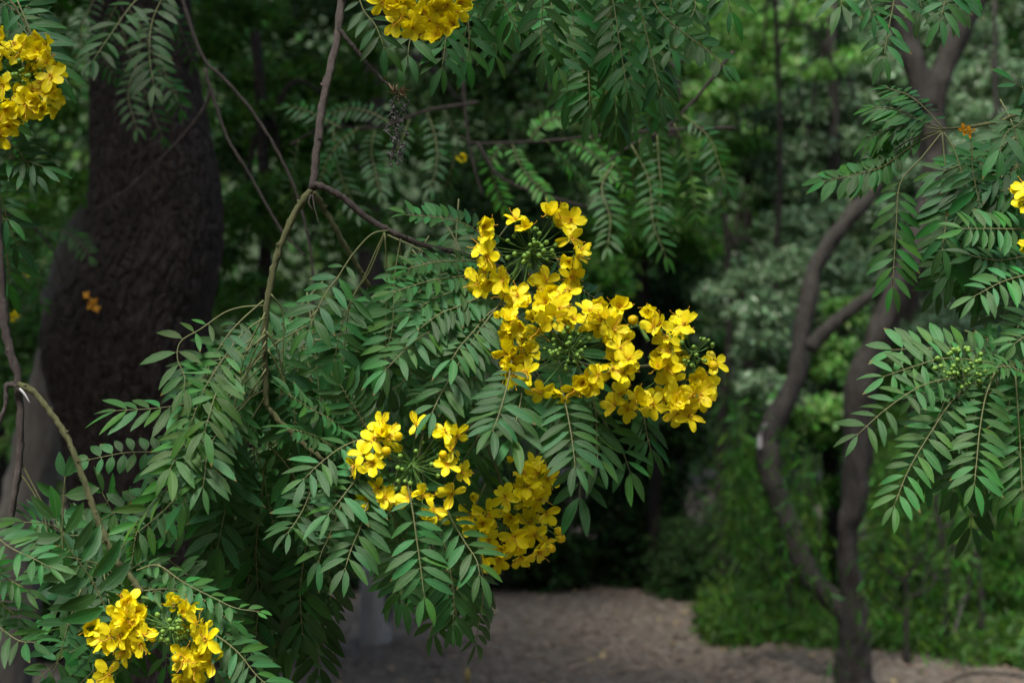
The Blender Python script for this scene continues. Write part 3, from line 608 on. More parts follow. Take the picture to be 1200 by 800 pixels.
def shrub(label, px, Y, spans, n, size, m, seed, ratio=.42, droop=.5, up=.6):
    base = P(px, 400, Y); base.z = -.02; t = thing('shrub', base, label, 'shrub', 'shrubs along the edge of the bare ground'); r = random.Random(seed)
    for k in range(5):
        b = MB(); x, y, rx, ry = r.choice(spans); tp = P(x+r.uniform(-.5, .5)*rx, y, Y+r.uniform(-.2, .2)); limb_tube(b, [base+V(r.uniform(-.1, .1), r.uniform(-.1, .1), 0), (base+tp)/2+V(r.uniform(-.1, .1), 0, .1), tp], .015, .005, 6); obj('stem', b, M['twig_dark'], t)
    cl = [(tuple(P(x, y, Y)), (rx/2000*Y, max(.35, rx/2000*Y*.9), ry/2000*Y), rx*ry) for (x, y, rx, ry) in spans]
    leaf_cloud('foliage', clumps(cl, n, seed, shell=.4, subr=.12), size, M[m], t, base, seed=seed, ratio=ratio, droop=droop, up=up)
shrub('low dark shrub on the bare ground right of the hanging leaves', 650, 10.9, [(640, 650, 55, 55), (610, 600, 60, 60)], 9000, .05, 'bg_dark', 51)
shrub('tall black-green shrub under the shaded middle of the clearing', 735, 11.2, [(735, 600, 70, 100), (720, 670, 50, 40), (760, 500, 60, 70)], 12000, .05, 'bg_dark', 52)
shrub('rounded dusky shrub with fine leaves beside the grass patch', 808, 10.6, [(808, 660, 50, 62), (790, 700, 40, 25)], 9000, .035, 'bg_dark', 53, ratio=.25)
shrub('feathery mid-green shrub behind the foot of the crooked stem', 915, 10.6, [(915, 640, 60, 60), (880, 590, 45, 70), (950, 700, 60, 30)], 11000, .06, 'bg_mid', 54, ratio=.10, droop=1.2)
shrub('loose green shrub between the two crooked stems low down', 1040, 9.8, [(1045, 640, 45, 70), (1060, 560, 50, 50)], 5000, .035, 'bg_mid', 55, ratio=.25)
shrub('broad shrub filling the lower right edge behind bare stems', 1160, 9.5, [(1140, 650, 70, 70), (1190, 580, 60, 80), (1190, 690, 50, 40)], 8500, .05, 'bg_mid', 56, ratio=.16, droop=1.3)
shrub('shadowy shrub behind the white painted trunk foot', 480, 11.0, [(470, 640, 80, 80), (540, 650, 60, 60), (400, 620, 80, 80)], 9000, .05, 'bg_dark', 57)
shrub('dark shrub low behind the pale leaning trunk at left', 60, 8.6, [(40, 700, 90, 80), (120, 640, 60, 80), (230, 700, 100, 90), (330, 620, 90, 80)], 12000, .05, 'bg_dark', 58)

# the wood that closes the view, and the canopy far off
def woodland():
    r = np.random.default_rng(77); n = 150000
    x = r.uniform(-15, 15, n); y = 17.5+(x/11)**2*2+r.uniform(-2.2, 2.2, n); z = r.uniform(0, 1, n)**.9*9.5
    g = np.sin(x*1.7+3)*np.cos(z*1.3+x)+np.sin(x*.6-z*.9+y); keep = g+r.normal(size=n)*.7 > -0.9
    p = np.stack([x, y+1.1*np.sin(x*1.3)*np.cos(z*1.1), z], 1)[keep]
    tag(leaf_cloud('woodland', p, .17, M['bg_dark'], seed=78), kind='stuff')
woodland()

def hill():
    xs = np.linspace(-60, 60, 80); ts = np.linspace(0, 1, 14); X, T_ = np.meshgrid(xs, ts)
    Y = 21+T_*26+(X/22)**2*-3; Z = -.3+T_**.8*15+.5*np.sin(X*.7)*np.sin(T_*9)
    g = MB(); nx = 80; g.add(np.stack([X, Y, Z], -1).reshape(-1, 3).tolist(), [(j*nx+i, j*nx+i+1, (j+1)*nx+i+1, (j+1)*nx+i) for j in range(13) for i in range(nx-1)])
    tag(obj('hill', g, plain_material('hill_scrub', (0.015, 0.03, 0.012), (0.05, 0.08, 0.035), rough=.9, scale=1.5), None, (0, 0, 0)), kind='structure')
hill()
def wood_behind():   # the wood goes on unseen round the viewer, added to cut low side light
    r = np.random.default_rng(79); n = 42000; a = r.uniform(-.15, PI+.15, n); R = r.uniform(7, 9.5, n)
    p = np.stack([R*np.cos(a)*1.15, -R*np.sin(a)+3.0, r.uniform(0, 7.2, n)], 1)
    tag(leaf_cloud('woodland', p, .30, M['bg_dark'], seed=80), kind='stuff')
wood_behind()
# grass patch
def grass():
    r = np.random.default_rng(9); n = 34000; px = r.uniform(825, 1320, n); Y = r.uniform(8.35, 10.6, n); x = (px-600)/2000*Y
    edge = 0.9*np.clip((1000-px)/170, 0, 1)+.12*np.sin(px*.05)+.15*np.sin(px*.021); k = (Y > 8.35+edge+r.uniform(0, .5, n)*r.uniform(0, 1, n))&(Y < 10.5+.2*np.sin(px*.03)); x = x[k]; Y = Y[k]
    # bare strip round the tree foot
    k = np.hypot(x-1.6, Y-8.0) > .75+r.uniform(0, .3, len(x)); x = x[k]; Y = Y[k]; n = len(x)
    z = height(x, Y)+r.uniform(.03, .10, n)*1.15
    tag(leaf_cloud('grass', np.stack([x, Y, z], 1), .10, M['grass'], ratio=.09, up=0, droop=.8, seed=10), kind='stuff')
    h2 = MB(); rr = random.Random(3)
    mb = MB()
    for i in range(0, n, 2):
        b = V(x[i], Y[i], float(height(x[i], Y[i]))-.004); h = rr.uniform(.06, .15); d = V(rr.uniform(-.05, .05), rr.uniform(-.04, .04), h); s = V(.004, 0, 0)
        mb.add([b-s, b+s, b+d*.6+s*.6, b+d], [(0, 1, 2, 3)])
    tag(obj('grass', mb, M['grass'], None, (0, 0, 0)), kind='stuff')
grass()
def litter():
    r = random.Random(12); mb = MB()
    for i in range(15000):
        Y = r.uniform(6.8, 12); px = r.uniform(200, 1300); x = (px-600)/2000*Y; z = float(height(x, Y)); c = V(x, Y, z+r.uniform(.004, .014)); a = r.uniform(0, 6.3); L = r.uniform(.015, .05)
        d = V(math.cos(a), math.sin(a), r.uniform(-.25, .25)); s = V(-math.sin(a), math.cos(a), r.uniform(-.3, .3))*.35
        mb.add([c-d*L/2, c+s*L, c+d*L/2, c-s*L], [(0, 1, 2, 3)], 0 if r.random() < .985 else 1)
    tag(obj('leaf_litter', mb, [M['litter'], M['fallen']], None, (0, 0, 0)), kind='stuff')
litter()
# bare saplings and sticks at the lower right
def sapling(label, px, Y, seed, hpx, cat='sapling'):
    r = random.Random(seed); base = P(px, 400, Y); base.z = -.02; t = thing('bare_sapling', base, label, cat, 'bare saplings at the lower right')
    by = 400+3200/Y; m_ = MB(); pts = [(px, by), (px+r.uniform(-6, 6), by-hpx*.4), (px+r.uniform(-12, 12), by-hpx*.75), (px+r.uniform(-16, 16), by-hpx)]
    limb_px(m_, pts, Y, [9, 7, 5, 3], 7); obj('stem', m_, M['bark_brown'], t, base)
    for k in range(7):
        f = r.uniform(.2, .9); y = by-hpx*f; s = r.choice((-1, 1)); b = MB(); limb_px(b, [(px, y), (px+s*r.uniform(12, 30), y-r.uniform(10, 40)), (px+s*r.uniform(25, 60), y-r.uniform(30, 90))], Y, [4, 3, 1.5], 5); obj('branch', b, M['bark_brown'], t)
sapling('thin bare sapling just right of the forked trunk foot', 1062, 8.4, 61, 190)
sapling('taller bare sapling midway between trunk and right edge', 1104, 8.7, 62, 260)
sapling('brown bare sapling nearest to the right edge', 1150, 8.9, 63, 170)
sapling('slim bare sapling close to the left of the right-hand trunk', 925, 9.4, 64, 120)
def stick(pts, Y, w_, label, m='bark_pale'):
    b = MB(); s = spline([Vector(p) for p in pts], 6); b.tube(s, [w_]*len(s), 6); tag(obj('stick', b, M[m]), label, 'stick')
stick([V(2.17, 8.6, .015), V(2.27, 8.75, .12), V(2.36, 8.9, .28)], 8, .010, 'pale broken stick leaning up from the grass at right')
stick([V(2.0, 7.9, .02), V(2.2, 8.0, .05), V(2.55, 7.95, .02)], 8, .008, 'grey fallen stick lying on the earth near the right corner', 'bark_brown')
yp = MB(); c = V((548-600)/2000*8.1, 8.1, 0)
for dz, h, w_ in ((-.02, .045, .009),): yp.tube([c+V(0, 0, dz), c+V(0, 0, h), c+V(0, 0, h+.003)], [w_, w_, w_*.7], 10)
yp.tube([c+V(0, 0, .012), c+V(0, 0, .02)], [.0105, .0105], 10)
tag(obj('marker_peg', yp, M['yellow_paint']), 'short yellow peg sticking out of the bare ground', 'peg')
# ------------------------------------------------------------------ foreground: the central flowering branch
br = thing('flowering_branch', P(366, 225, 2.0), 'largest flowering branch in the middle, with five yellow flower heads', 'branch')
B = br
stem(B, [(404, -140), (402, -30), (395, 45), (380, 110), (372, 170), (366, 222)], (2.05, 2.0), .0048, .0044, 'twig_grey')
stem(B, [(366, 222), (350, 243), (335, 272), (322, 310), (314, 350), (310, 390), (311, 430), (312, 468), (318, 483), (338, 503), (356, 520), (380, 540)], (2.0, 2.03), .0042, .0026, 'twig_green')
stem(B, [(366, 216), (385, 222), (405, 234), (430, 255), (452, 268), (480, 281), (510, 291), (545, 298), (585, 312)], (2.0, 2.04), .0044, .0026, 'twig_grey')
stem(B, [(367, 224), (382, 248), (400, 280), (417, 308), (432, 335), (446, 358), (470, 395), (500, 430)], (2.0, 2.10), .0036, .0020, 'twig_green')
stem(B, [(396, 32), (408, 48), (425, 68), (445, 90), (464, 107)], (2.03, 2.0), .0028, .0018, 'twig_dark')
stem(B, [(364, 228), (362, 238), (366, 246)], (1.995, 1.99), .0009, .0004, 'twig_grey'); stem(B, [(366, 228), (369, 245), (374, 262)], (1.995, 1.99), .0010, .0003, 'twig_grey')
stem(B, [(585, 312), (640, 380), (680, 425), (740, 430), (800, 420)], (2.05, 2.07), .0026, .0018, 'twig_green')
stem(B, [(500, 430), (500, 480), (490, 540)], (2.12, 2.07), .0022, .0016, 'twig_green'); stem(B, [(500, 430), (560, 500), (600, 600)], (2.12, 2.12), .0022, .0016, 'twig_green')
# the dried head with its dangling dark seed lace
def dried():
    mb = MB(); r = random.Random(8); h = P(466, 108, 2.0)
    for k in range(16):
        a = r.uniform(0, 6.28); d = V(math.cos(a), r.uniform(-.6, .6), r.uniform(-.6, .9)).normalized(); L = r.uniform(.006, .013)
        leaflet(mb, h+d*.001, d, d.orthogonal(), L, .003, .5, .6, 0, r)
    o = obj('dried_flower_head', mb, M['dry'], B, h)
    la = MB()
    for s in range(5):
        x0 = 459+s*3.3; pts = [P(464, 112, 2.0)]; q = V(0, 0, 0)
        for k in range(12): pts.append(P(x0+6*math.sin(k*.9+s*2)+r.uniform(-2, 2), 118+k*r.uniform(6.0, 6.9), 2.0+r.uniform(-.006, .006)))
        s_ = spline(pts, 3); la.tube(s_, [.0004]*len(s_), 4)
        for p in s_[4::2]:
            for _ in range(2): la.ball(p+V(r.uniform(-.003, .003), r.uniform(-.003, .003), r.uniform(-.003, .003)), r.uniform(.0006, .0018), 0, 5, 3, r.uniform(.5, 1.5))
    obj('hanging_seed_lace', la, M['dry_black'], o, h)
dried()
H = lambda pts, Y=(2.0, 1.97), n=7, L=.031, **k: hero(B, pts, Y, n, L, **k)
YG = (1.25, 1.2, .75); DK = (.68, .74, .74); BL = (1.0, 1.08, 1.12)  # DK puts shade into the leaf colour
# left mass
H([(309, 358), (283, 360), (262, 367), (236, 385), (212, 400), (208, 420), (216, 440), (216, 456)], (2.0, 1.95), 6, .030, gap=.42, tint=YG, curl=.05)
H([(309, 352), (280, 378), (262, 400), (245, 430), (232, 462)], (2.0, 1.96), 6, .033, gap=.3, ang=(78, 60), hint=(0, -.6, .8))
H([(310, 372), (285, 390), (262, 420), (240, 455), (222, 500)], (2.0, 1.94), 7, .030, gap=.35, tint=YG, hint=(.1, -.7, .7))
H([(311, 392), (285, 415), (262, 440), (250, 470), (240, 505)], (2.0, 1.93), 6, .030, gap=.4, tint=YG)
H([(311, 410), (290, 430), (262, 458), (200, 476), (137, 481)], (2.01, 1.99), 8, .031, gap=.35, hint=(0, -.5, .85), ang=(66, 40))
H([(311, 425), (280, 455), (240, 495), (215, 520), (200, 548)], (2.01, 1.93), 7, .031, gap=.4, tint=YG)
H([(312, 440), (290, 470), (262, 500), (245, 525), (238, 570)], (2.02, 1.93), 7, .030, gap=.4)
H([(312, 455), (285, 472), (255, 500), (235, 540), (215, 590)], (2.02, 1.95), 6, .036, gap=.4, tint=BL)
H([(312, 462), (290, 500), (272, 540), (265, 590), (255, 640)], (2.03, 2.0), 7, .036, gap=.35, tint=DK)
H([(275, 520), (240, 532), (195, 530), (150, 530), (106, 538)], (2.05, 2.03), 10, .018, gap=.1, hint=(0, -.8, .55), ang=(80, 60), W=.5)
H([(255, 520), (210, 555), (170, 585), (125, 605), (95, 625)], (2.08, 2.06), 9, .022, gap=.15, hint=(.2, -.8, .5), W=.42)
H([(240, 560), (215, 575), (190, 600), (160, 625), (135, 648)], (2.06, 2.02), 8, .026, gap=.1, hint=(.2, -.8, .5))
H([(235, 515), (208, 548), (198, 568), (180, 590), (160, 612)], (1.98, 1.95), 5, .030, gap=.15, tint=YG, closed=.9, ang=(30, 20))
H([(170, 605), (160, 625), (156, 650), (152, 672)], (1.99, 1.98), 8, .013, gap=.1, tint=YG, closed=.7, hint=(-.9, -.3, .3))
for i, (a, b) in enumerate((((311, 366), (276, 470)), ((311, 385), (284, 480)), ((312, 400), (268, 505)), ((312, 432), (275, 520)))):
    H([a, ((a[0]+b[0])/2-6, (a[1]+b[1])/2-4), b, (b[0]-12, b[1]+50)], (2.0, 2.0), 4, .028, gap=.72)
for i, (a, b) in enumerate((((318, 345), (330, 440)), ((312, 388), (331, 445)), ((314, 410), (345, 480)))):
    H([a, (a[0]+14, a[1]+25), b, (b[0]-2, b[1]+35)], (2.0, 2.04), 5, .030, gap=.5, tint=DK)
# middle group under the fork
H([(455, 270), (435, 275), (412, 300), (396, 325), (384, 340), (372, 362), (362, 386)], (2.0, 1.97), 6, .030, gap=.45, ang=(68, 50), tint=BL)
H([(451, 272), (440, 295), (428, 322), (414, 348), (402, 376), (392, 420)], (2.01, 2.02), 6, .032, gap=.45, ang=(80, 60), tint=DK)
H([(451, 274), (432, 320), (412, 350), (406, 385), (400, 440)], (2.02, 2.06), 7, .031, gap=.5, ang=(80, 60), tint=DK)
H([(451, 274), (453, 310), (453, 345), (452, 400), (455, 450)], (2.01, 2.04), 6, .030, gap=.35, ang=(85, 60), tint=DK)
H([(470, 280), (466, 300), (462, 330), (460, 380), (450, 425)], (2.01, 2.0), 8, .030, gap=.3, ang=(84, 60))
H([(468, 279), (470, 300), (475, 340), (480, 400), (470, 455)], (2.03, 2.06), 7, .032, gap=.3, ang=(80, 60), tint=DK)
H([(590, 300), (568, 280), (548, 264), (520, 256), (478, 252)], (2.03, 2.0), 12, .021, gap=.15, hint=(.1, -.55, .85), ang=(74, 60), closed=.35, W=.36, tint=BL)
H([(575, 312), (555, 306), (530, 306), (505, 308), (478, 315)], (2.03, 1.98), 13, .021, gap=.05, hint=(0, -.5, .85), ang=(72, 60), closed=.3)
H([(580, 325), (560, 322), (530, 325), (500, 330), (462, 342)], (2.02, 1.95), 13, .025, gap=.05, hint=(0, -.55, .8), ang=(68, 50), closed=.15)
H([(585, 335), (560, 335), (530, 342), (505, 352), (480, 368)], (2.0, 1.95), 11, .025, gap=.08, hint=(0, -.6, .8), ang=(70, 52))
H([(590, 345), (565, 348), (540, 358), (515, 368), (492, 385)], (1.99, 1.93), 10, .026, gap=.08, hint=(.1, -.6, .8), ang=(70, 50))
H([(560, 360), (535, 368), (510, 385), (485, 400), (452, 433)], (1.98, 1.92), 9, .028, gap=.12, hint=(-.05, -.6, .8), ang=(75, 52))
H([(590, 355), (572, 368), (555, 388), (540, 405), (530, 420)], (1.97, 1.92), 8, .027, gap=.1, hint=(.1, -.65, .75), ang=(75, 55))
H([(590, 350), (560, 390), (535, 430), (515, 465), (507, 482)], (1.96, 1.91), 9, .029, gap=.25, hint=(0, -.65, .75), ang=(72, 50))
H([(560, 350), (520, 370), (480, 400), (440, 420), (410, 440)], (2.08, 2.08), 9, .030, gap=.1, tint=DK)
H([(545, 380), (500, 420), (470, 450), (440, 470), (420, 500)], (2.08, 2.05), 8, .031, gap=.1, tint=DK)
H([(434, 520), (428, 500), (418, 482), (410, 470), (400, 452)], (2.0, 1.97), 7, .028, gap=.1, hint=(.1, -.85, .4), ang=(62, 40), droop=.05)
H([(418, 520), (400, 500), (382, 488), (362, 478), (340, 463)], (1.99, 1.95), 11, .023, gap=.05, hint=(.3, -.4, .85), ang=(76, 60), closed=.25)
H([(405, 530), (385, 520), (368, 510), (352, 505), (338, 502)], (1.97, 1.93), 11, .022, gap=.05, hint=(.2, -.3, .9), ang=(74, 60))
H([(440, 512), (420, 516), (400, 524), (376, 542), (357, 560)], (1.95, 1.90), 8, .030, gap=.12, hint=(0, -.62, .78), ang=(72, 48), tint=BL)
H([(445, 528), (428, 548), (412, 568), (398, 586), (386, 601)], (1.94, 1.89), 7, .032, gap=.15, hint=(-.05, -.7, .7), ang=(78, 52), tint=BL)
H([(380, 550), (366, 572), (356, 595), (346, 612), (338, 623)], (1.98, 1.94), 8, .027, gap=.1, hint=(-.1, -.7, .7), ang=(80, 55), tint=DK)
H([(440, 570), (430, 592), (422, 618), (412, 642), (405, 664)], (1.92, 1.88), 7, .031, gap=.12, hint=(-.05, -.82, .55), ang=(76, 46), tint=BL)
H([(476, 560), (483, 595), (488, 630), (493, 665), (497, 698)], (1.90, 1.87), 8, .030, gap=.22, hint=(0, -.85, .5), ang=(70, 38), tint=BL)
H([(458, 580), (463, 615), (467, 645), (470, 675), (471, 704)], (1.95, 1.94), 7, .029, gap=.2, hint=(.1, -.85, .5), ang=(72, 44), tint=DK)
H([(400, 590), (392, 612), (384, 632), (378, 644), (374, 656)], (1.95, 1.93), 6, .028, gap=.15, ang=(76, 55), tint=DK)
H([(508, 590), (516, 620), (522, 640), (527, 665), (532, 700), (531, 728)], (1.93, 1.92), 8, .031, gap=.3, ang=(58, 34), tint=DK, hint=(.15, -.85, .4))
H([(520, 585), (530, 610), (545, 635), (558, 655), (562, 672)], (1.93, 1.90), 6, .029, gap=.2, ang=(70, 40), hint=(.3, -.8, .5))
H([(560, 630), (565, 665), (566, 700), (560, 735), (558, 752)], (2.02, 2.04), 8, .024, gap=.1, ang=(55, 34), tint=DK, hint=(.6, -.6, .3))
H([(600, 420), (596, 445), (590, 468), (583, 490), (578, 503)], (1.93, 1.88), 7, .030, gap=.18, ang=(78, 46), hint=(0, -.8, .55), tint=BL)
H([(610, 425), (612, 455), (608, 480), (603, 500), (601, 512)], (1.95, 1.90), 5, .040, gap=.25, ang=(66, 40), hint=(.05, -.85, .5))
H([(655, 440), (662, 470), (667, 495), (671, 520), (674, 546)], (1.95, 1.89), 7, .031, gap=.15, ang=(72, 42), hint=(0, -.8, .55), tint=BL)
H([(690, 455), (698, 480), (699, 505), (700, 530), (701, 545)], (1.98, 1.94), 7, .029, gap=.15, ang=(60, 40), hint=(.2, -.8, .5))
H([(668, 500), (676, 530), (680, 560), (679, 582)], (2.0, 1.97), 4, .038, gap=.4, ang=(56, 46), tint=DK, hint=(0, -.9, .1))
H([(752, 470), (755, 490), (758, 508), (762, 524)], (2.04, 2.03), 5, .030, gap=.1, ang=(40, 28), tint=DK, hint=(.5, -.8, .2))
H([(700, 480), (715, 505), (730, 530), (738, 552)], (2.0, 1.98), 5, .030, gap=.2, ang=(60, 40))
H([(650, 300), (672, 330), (690, 345), (702, 352)], (2.08, 2.10), 7, .020, gap=.1, ang=(70, 50), tint=DK)
H([(560, 440), (545, 450), (525, 458), (505, 462)], (1.99, 1.96), 8, .028, gap=.05, ang=(75, 55), hint=(0, -.6, .8), tint=DK)
fill(B, [(200, 400), (300, 390), (330, 480), (320, 600), (230, 620), (180, 540)], (2.06, 2.14), 12, .031, (320, 420), seed=91, tint=(.9, .95, .9))
# hanging sprays lower down, their shade put into a darker leaf tint
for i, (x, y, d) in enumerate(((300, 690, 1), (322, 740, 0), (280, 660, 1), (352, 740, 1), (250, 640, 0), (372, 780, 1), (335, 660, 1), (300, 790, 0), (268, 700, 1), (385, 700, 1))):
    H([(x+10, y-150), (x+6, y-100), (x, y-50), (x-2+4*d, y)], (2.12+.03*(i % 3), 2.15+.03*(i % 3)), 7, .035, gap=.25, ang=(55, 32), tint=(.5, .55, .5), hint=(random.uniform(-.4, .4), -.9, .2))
fill(B, [(190, 400), (300, 380), (340, 470), (420, 440), (420, 520), (400, 620), (370, 700), (380, 790), (250, 790), (230, 640), (170, 600)], (2.08, 2.35), 46, .033, (330, 420), seed=5, tint=(.55, .6, .58))  # darker tint paints the inner shade into these leaves
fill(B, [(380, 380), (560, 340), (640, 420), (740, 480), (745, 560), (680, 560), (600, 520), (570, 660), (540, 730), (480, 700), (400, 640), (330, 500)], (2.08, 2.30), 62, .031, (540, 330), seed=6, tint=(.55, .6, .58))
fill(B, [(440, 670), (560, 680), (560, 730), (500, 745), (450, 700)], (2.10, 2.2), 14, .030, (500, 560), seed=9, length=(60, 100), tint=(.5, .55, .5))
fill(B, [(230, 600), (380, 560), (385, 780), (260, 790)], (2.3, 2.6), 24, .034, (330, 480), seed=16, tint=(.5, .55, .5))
# flower heads
cluster(B, (618, 292), 1.95, [(572, 268), (566, 290), (568, 318), (590, 328), (604, 258), (618, 268), (650, 262), (656, 256), (668, 280), (675, 300), (668, 325), (640, 330), (612, 340), (592, 345), (644, 345), (574, 330), (680, 292), (660, 345), (572, 300), (670, 312)], P(600, 330, 2.05), 1, nb=30, br=30, bcen=(622, 292), label='ring-shaped yellow flower head, topmost of the branch', extra=12)
cluster(B, (665, 405), 1.92, [(600, 352), (618, 360), (640, 355), (655, 362), (690, 365), (672, 375), (600, 385), (596, 402), (614, 398), (600, 428), (618, 436), (656, 458), (672, 456), (634, 458), (700, 440), (716, 428), (726, 408), (718, 385), (735, 432), (706, 400), (700, 380), (690, 452), (625, 375), (605, 412), (648, 375), (586, 370)], P(640, 350, 2.03), 2, nb=40, br=30, bcen=(668, 408), label='widest yellow flower head, densely packed', extra=34)
cluster(B, (735, 470), 1.96, [(728, 462), (735, 480), (750, 474), (722, 475)], P(720, 430, 2.03), 22, nb=4, br=8, bcen=(735, 468))
cluster(B, (800, 420), 1.97, [(764, 372), (772, 388), (782, 395), (803, 380), (786, 412), (792, 425), (772, 432), (788, 446), (778, 468), (800, 470), (794, 484), (766, 474), (756, 470), (820, 462), (816, 445), (838, 425), (814, 470)], P(760, 420, 2.05), 3, nb=28, br=27, bcen=(812, 412), label='rightmost yellow flower head with many green buds', ybuds=[(742, 375), (836, 428)], extra=18)
cluster(B, (735, 365), 1.97, [(726, 360)], P(760, 400, 2.03), 33, nb=1, br=3, bcen=(738, 380), ybuds=[(743, 374)])
cluster(B, (480, 548), 1.90, [(448, 497), (438, 515), (455, 508), (427, 532), (438, 542), (416, 546), (487, 497), (512, 512), (522, 506), (443, 572), (452, 582), (430, 585), (480, 583), (495, 580), (508, 596), (500, 600), (530, 578), (540, 553), (530, 528), (524, 545)], P(490, 560, 2.0), 4, nb=22, br=42, bcen=(482, 543), label='open ring of yellow flowers round a bare green centre', ybuds=[(467, 511), (453, 528), (519, 532)], extra=5)
cluster(B, (605, 600), 2.06, [(597, 542), (612, 556), (592, 582), (600, 604), (616, 590), (632, 582), (642, 560), (620, 612), (604, 628), (626, 626), (636, 634), (560, 580), (566, 612), (552, 602), (574, 632), (590, 642), (610, 652), (630, 646), (618, 570), (640, 600), (585, 655), (568, 655), (626, 545)], P(590, 560, 2.14), 5, nb=8, br=26, bcen=(600, 590), label='shaded yellow flower head, lowest on the right', ybuds=[(655, 622), (657, 630), (646, 642)], extra=8, face=(0, -.85, .1))

# ------------------------------------------------------------------ lower left branch
lb = thing('flowering_branch', P(28, 452, 1.95), 'grey forked branch at the left edge ending in the bottom yellow flower head', 'branch')
stem(lb, [(-8, 180), (0, 320), (8, 395), (20, 440), (24, 500), (20, 560), (10, 620)], (1.95, 1.97), .0055, .0036, 'twig_grey')
stem(lb, [(22, 450), (40, 460), (60, 484), (78, 512), (92, 545), (108, 590), (120, 622), (135, 655), (155, 678), (166, 695)], (1.95, 1.92), .0034, .0034, 'twig_green')
stem(lb, [(20, 452), (8, 452), (6, 475), (-4, 505), (-20, 540)], (1.95, 1.95), .0030, .0022, 'twig_grey')
stem(lb, [(18, 548), (38, 575), (52, 605), (58, 648)], (1.97, 1.95), .0010, .0008, 'twig_green'); stem(lb, [(24, 540), (42, 575), (56, 600)], (1.97, 1.96), .0010, .0008, 'twig_green')
wm = MB(); s = spline([P(23, 455, 1.94), P(29, 462, 1.938), P(35, 472, 1.937)], 4); wm.tube(s, [.0012, .0016, .0017, .0016, .0014, .0012, .001, .0008, .0005], 6); obj('pale_scar', wm, M['white'], lb)
K = lambda pts, Y=(1.93, 1.9), n=7, L=.03, **k: hero(lb, pts, Y, n, L, **k)
K([(155, 775), (142, 745), (127, 718), (105, 675), (85, 648), (66, 610)], (1.93, 1.88), 7, .040, gap=.08, ang=(80, 55), hint=(0, -.75, .6), W=.36, taper1=.7, droop=.05)
K([(74, 655), (73, 620), (74, 590), (76, 560)], (1.97, 1.96), 3, .028, gap=.55, ang=(60, 50), hint=(.1, -.8, .3), W=.42)
K([(95, 690), (82, 725), (72, 760), (62, 790)], (1.98, 1.98), 6, .034, gap=.1, ang=(70, 48), tint=DK)
K([(-60, 590), (-20, 615), (10, 640), (35, 652), (58, 664)], (1.86, 1.84), 12, .026, gap=.05, ang=(72, 50), hint=(0, -.6, .8), closed=.2)
K([(-60, 640), (-20, 660), (5, 675), (30, 690)], (1.86, 1.85), 9, .024, gap=.05, ang=(72, 50), hint=(0, -.6, .8))
K([(-70, 680), (-30, 710), (0, 735), (22, 750), (40, 752)], (1.88, 1.84), 9, .034, gap=.1, ang=(72, 46), hint=(.1, -.55, .8))
K([(-50, 640), (-20, 680), (0, 705), (20, 722)], (1.9, 1.88), 8, .030, gap=.1, ang=(72, 46), hint=(.1, -.55, .8))
K([(160, 668), (185, 662), (215, 682), (250, 700), (276, 712), (302, 716)], (1.93, 1.90), 10, .020, gap=.1, ang=(60, 45), hint=(.1, -.5, .8), W=.42, taper1=.55)
K([(165, 692), (200, 690), (235, 700), (270, 728)], (1.94, 1.92), 9, .022, gap=.1, ang=(60, 45), hint=(.1, -.5, .8), W=.4)
K([(225, 730), (255, 745), (280, 765), (300, 790), (325, 812)], (1.91, 1.88), 9, .028, gap=.08, ang=(66, 45), hint=(.1, -.6, .8), tint=BL)
K([(215, 725), (245, 735), (270, 745), (292, 762)], (1.95, 1.93), 8, .025, gap=.08, ang=(66, 45), hint=(.1, -.6, .8))
K([(165, 740), (120, 755), (80, 765), (40, 800)], (1.99, 1.99), 8, .030, gap=.1)
K([(240, 770), (262, 800), (275, 840)], (1.95, 1.95), 6, .030, gap=.1)
K([(130, 770), (105, 790), (80, 815)], (1.94, 1.93), 6, .032, gap=.1, hint=(0, -.5, .8))
fill(lb, [(20, 600), (150, 640), (260, 720), (300, 800), (60, 800), (60, 700)], (1.98, 2.2), 34, .032, (150, 700), seed=15, length=(60, 120), tint=(.85, .9, .95))
fill(lb, [(90, 560), (210, 590), (190, 680), (100, 660)], (2.05, 2.2), 10, .028, (150, 680), seed=17, length=(60, 110), tint=(.9, .95, .9))
cluster(lb, (180, 745), 1.88, [(152, 705), (164, 716), (148, 722), (156, 735), (142, 745), (120, 748), (132, 757), (146, 762), (162, 752), (112, 742), (168, 745), (124, 785), (120, 796), (132, 792), (232, 748), (236, 765), (226, 782), (214, 717), (238, 738), (228, 770), (220, 800), (207, 706), (222, 712), (230, 730), (214, 790), (240, 755), (228, 795), (216, 775)], P(166, 700, 1.95), 6, nb=34, br=26, bcen=(200, 732), ybuds=[(206, 771)], extra=22, label='yellow flower head with pale green buds at its centre')

# ------------------------------------------------------------------ top left branch
tl = thing('flowering_branch', P(-40, 40, 1.95), 'branch at the upper left edge carrying a round yellow flower head', 'branch')
stem(tl, [(-120, 20), (-60, 60), (-20, 110), (5, 150), (15, 190)], (2.0, 2.0), .0045, .0025, 'twig_green')
stem(tl, [(-90, -60), (-20, -30), (15, 5), (30, 30), (45, 60)], (2.0, 1.98), .0022, .001, 'twig_green')
T = lambda pts, Y=(2.02, 2.04), n=6, L=.032, **k: hero(tl, pts, Y, n, L, tint=k.pop('tint', DK), **k)
T([(20, 0), (32, 28), (44, 58), (60, 88)], (1.99, 1.97), 6, .036, gap=.2, hint=(-.2, -.6, .7), asym=1.0)
T([(-30, -20), (0, 0), (20, 15)], n=5)
T([(5, 165), (20, 175), (32, 192), (40, 205)], (1.98, 1.96), 5, .026, gap=.1)
T([(-20, 165), (0, 180), (20, 185), (50, 195)], (1.98, 1.96), 6, .026, gap=.1)
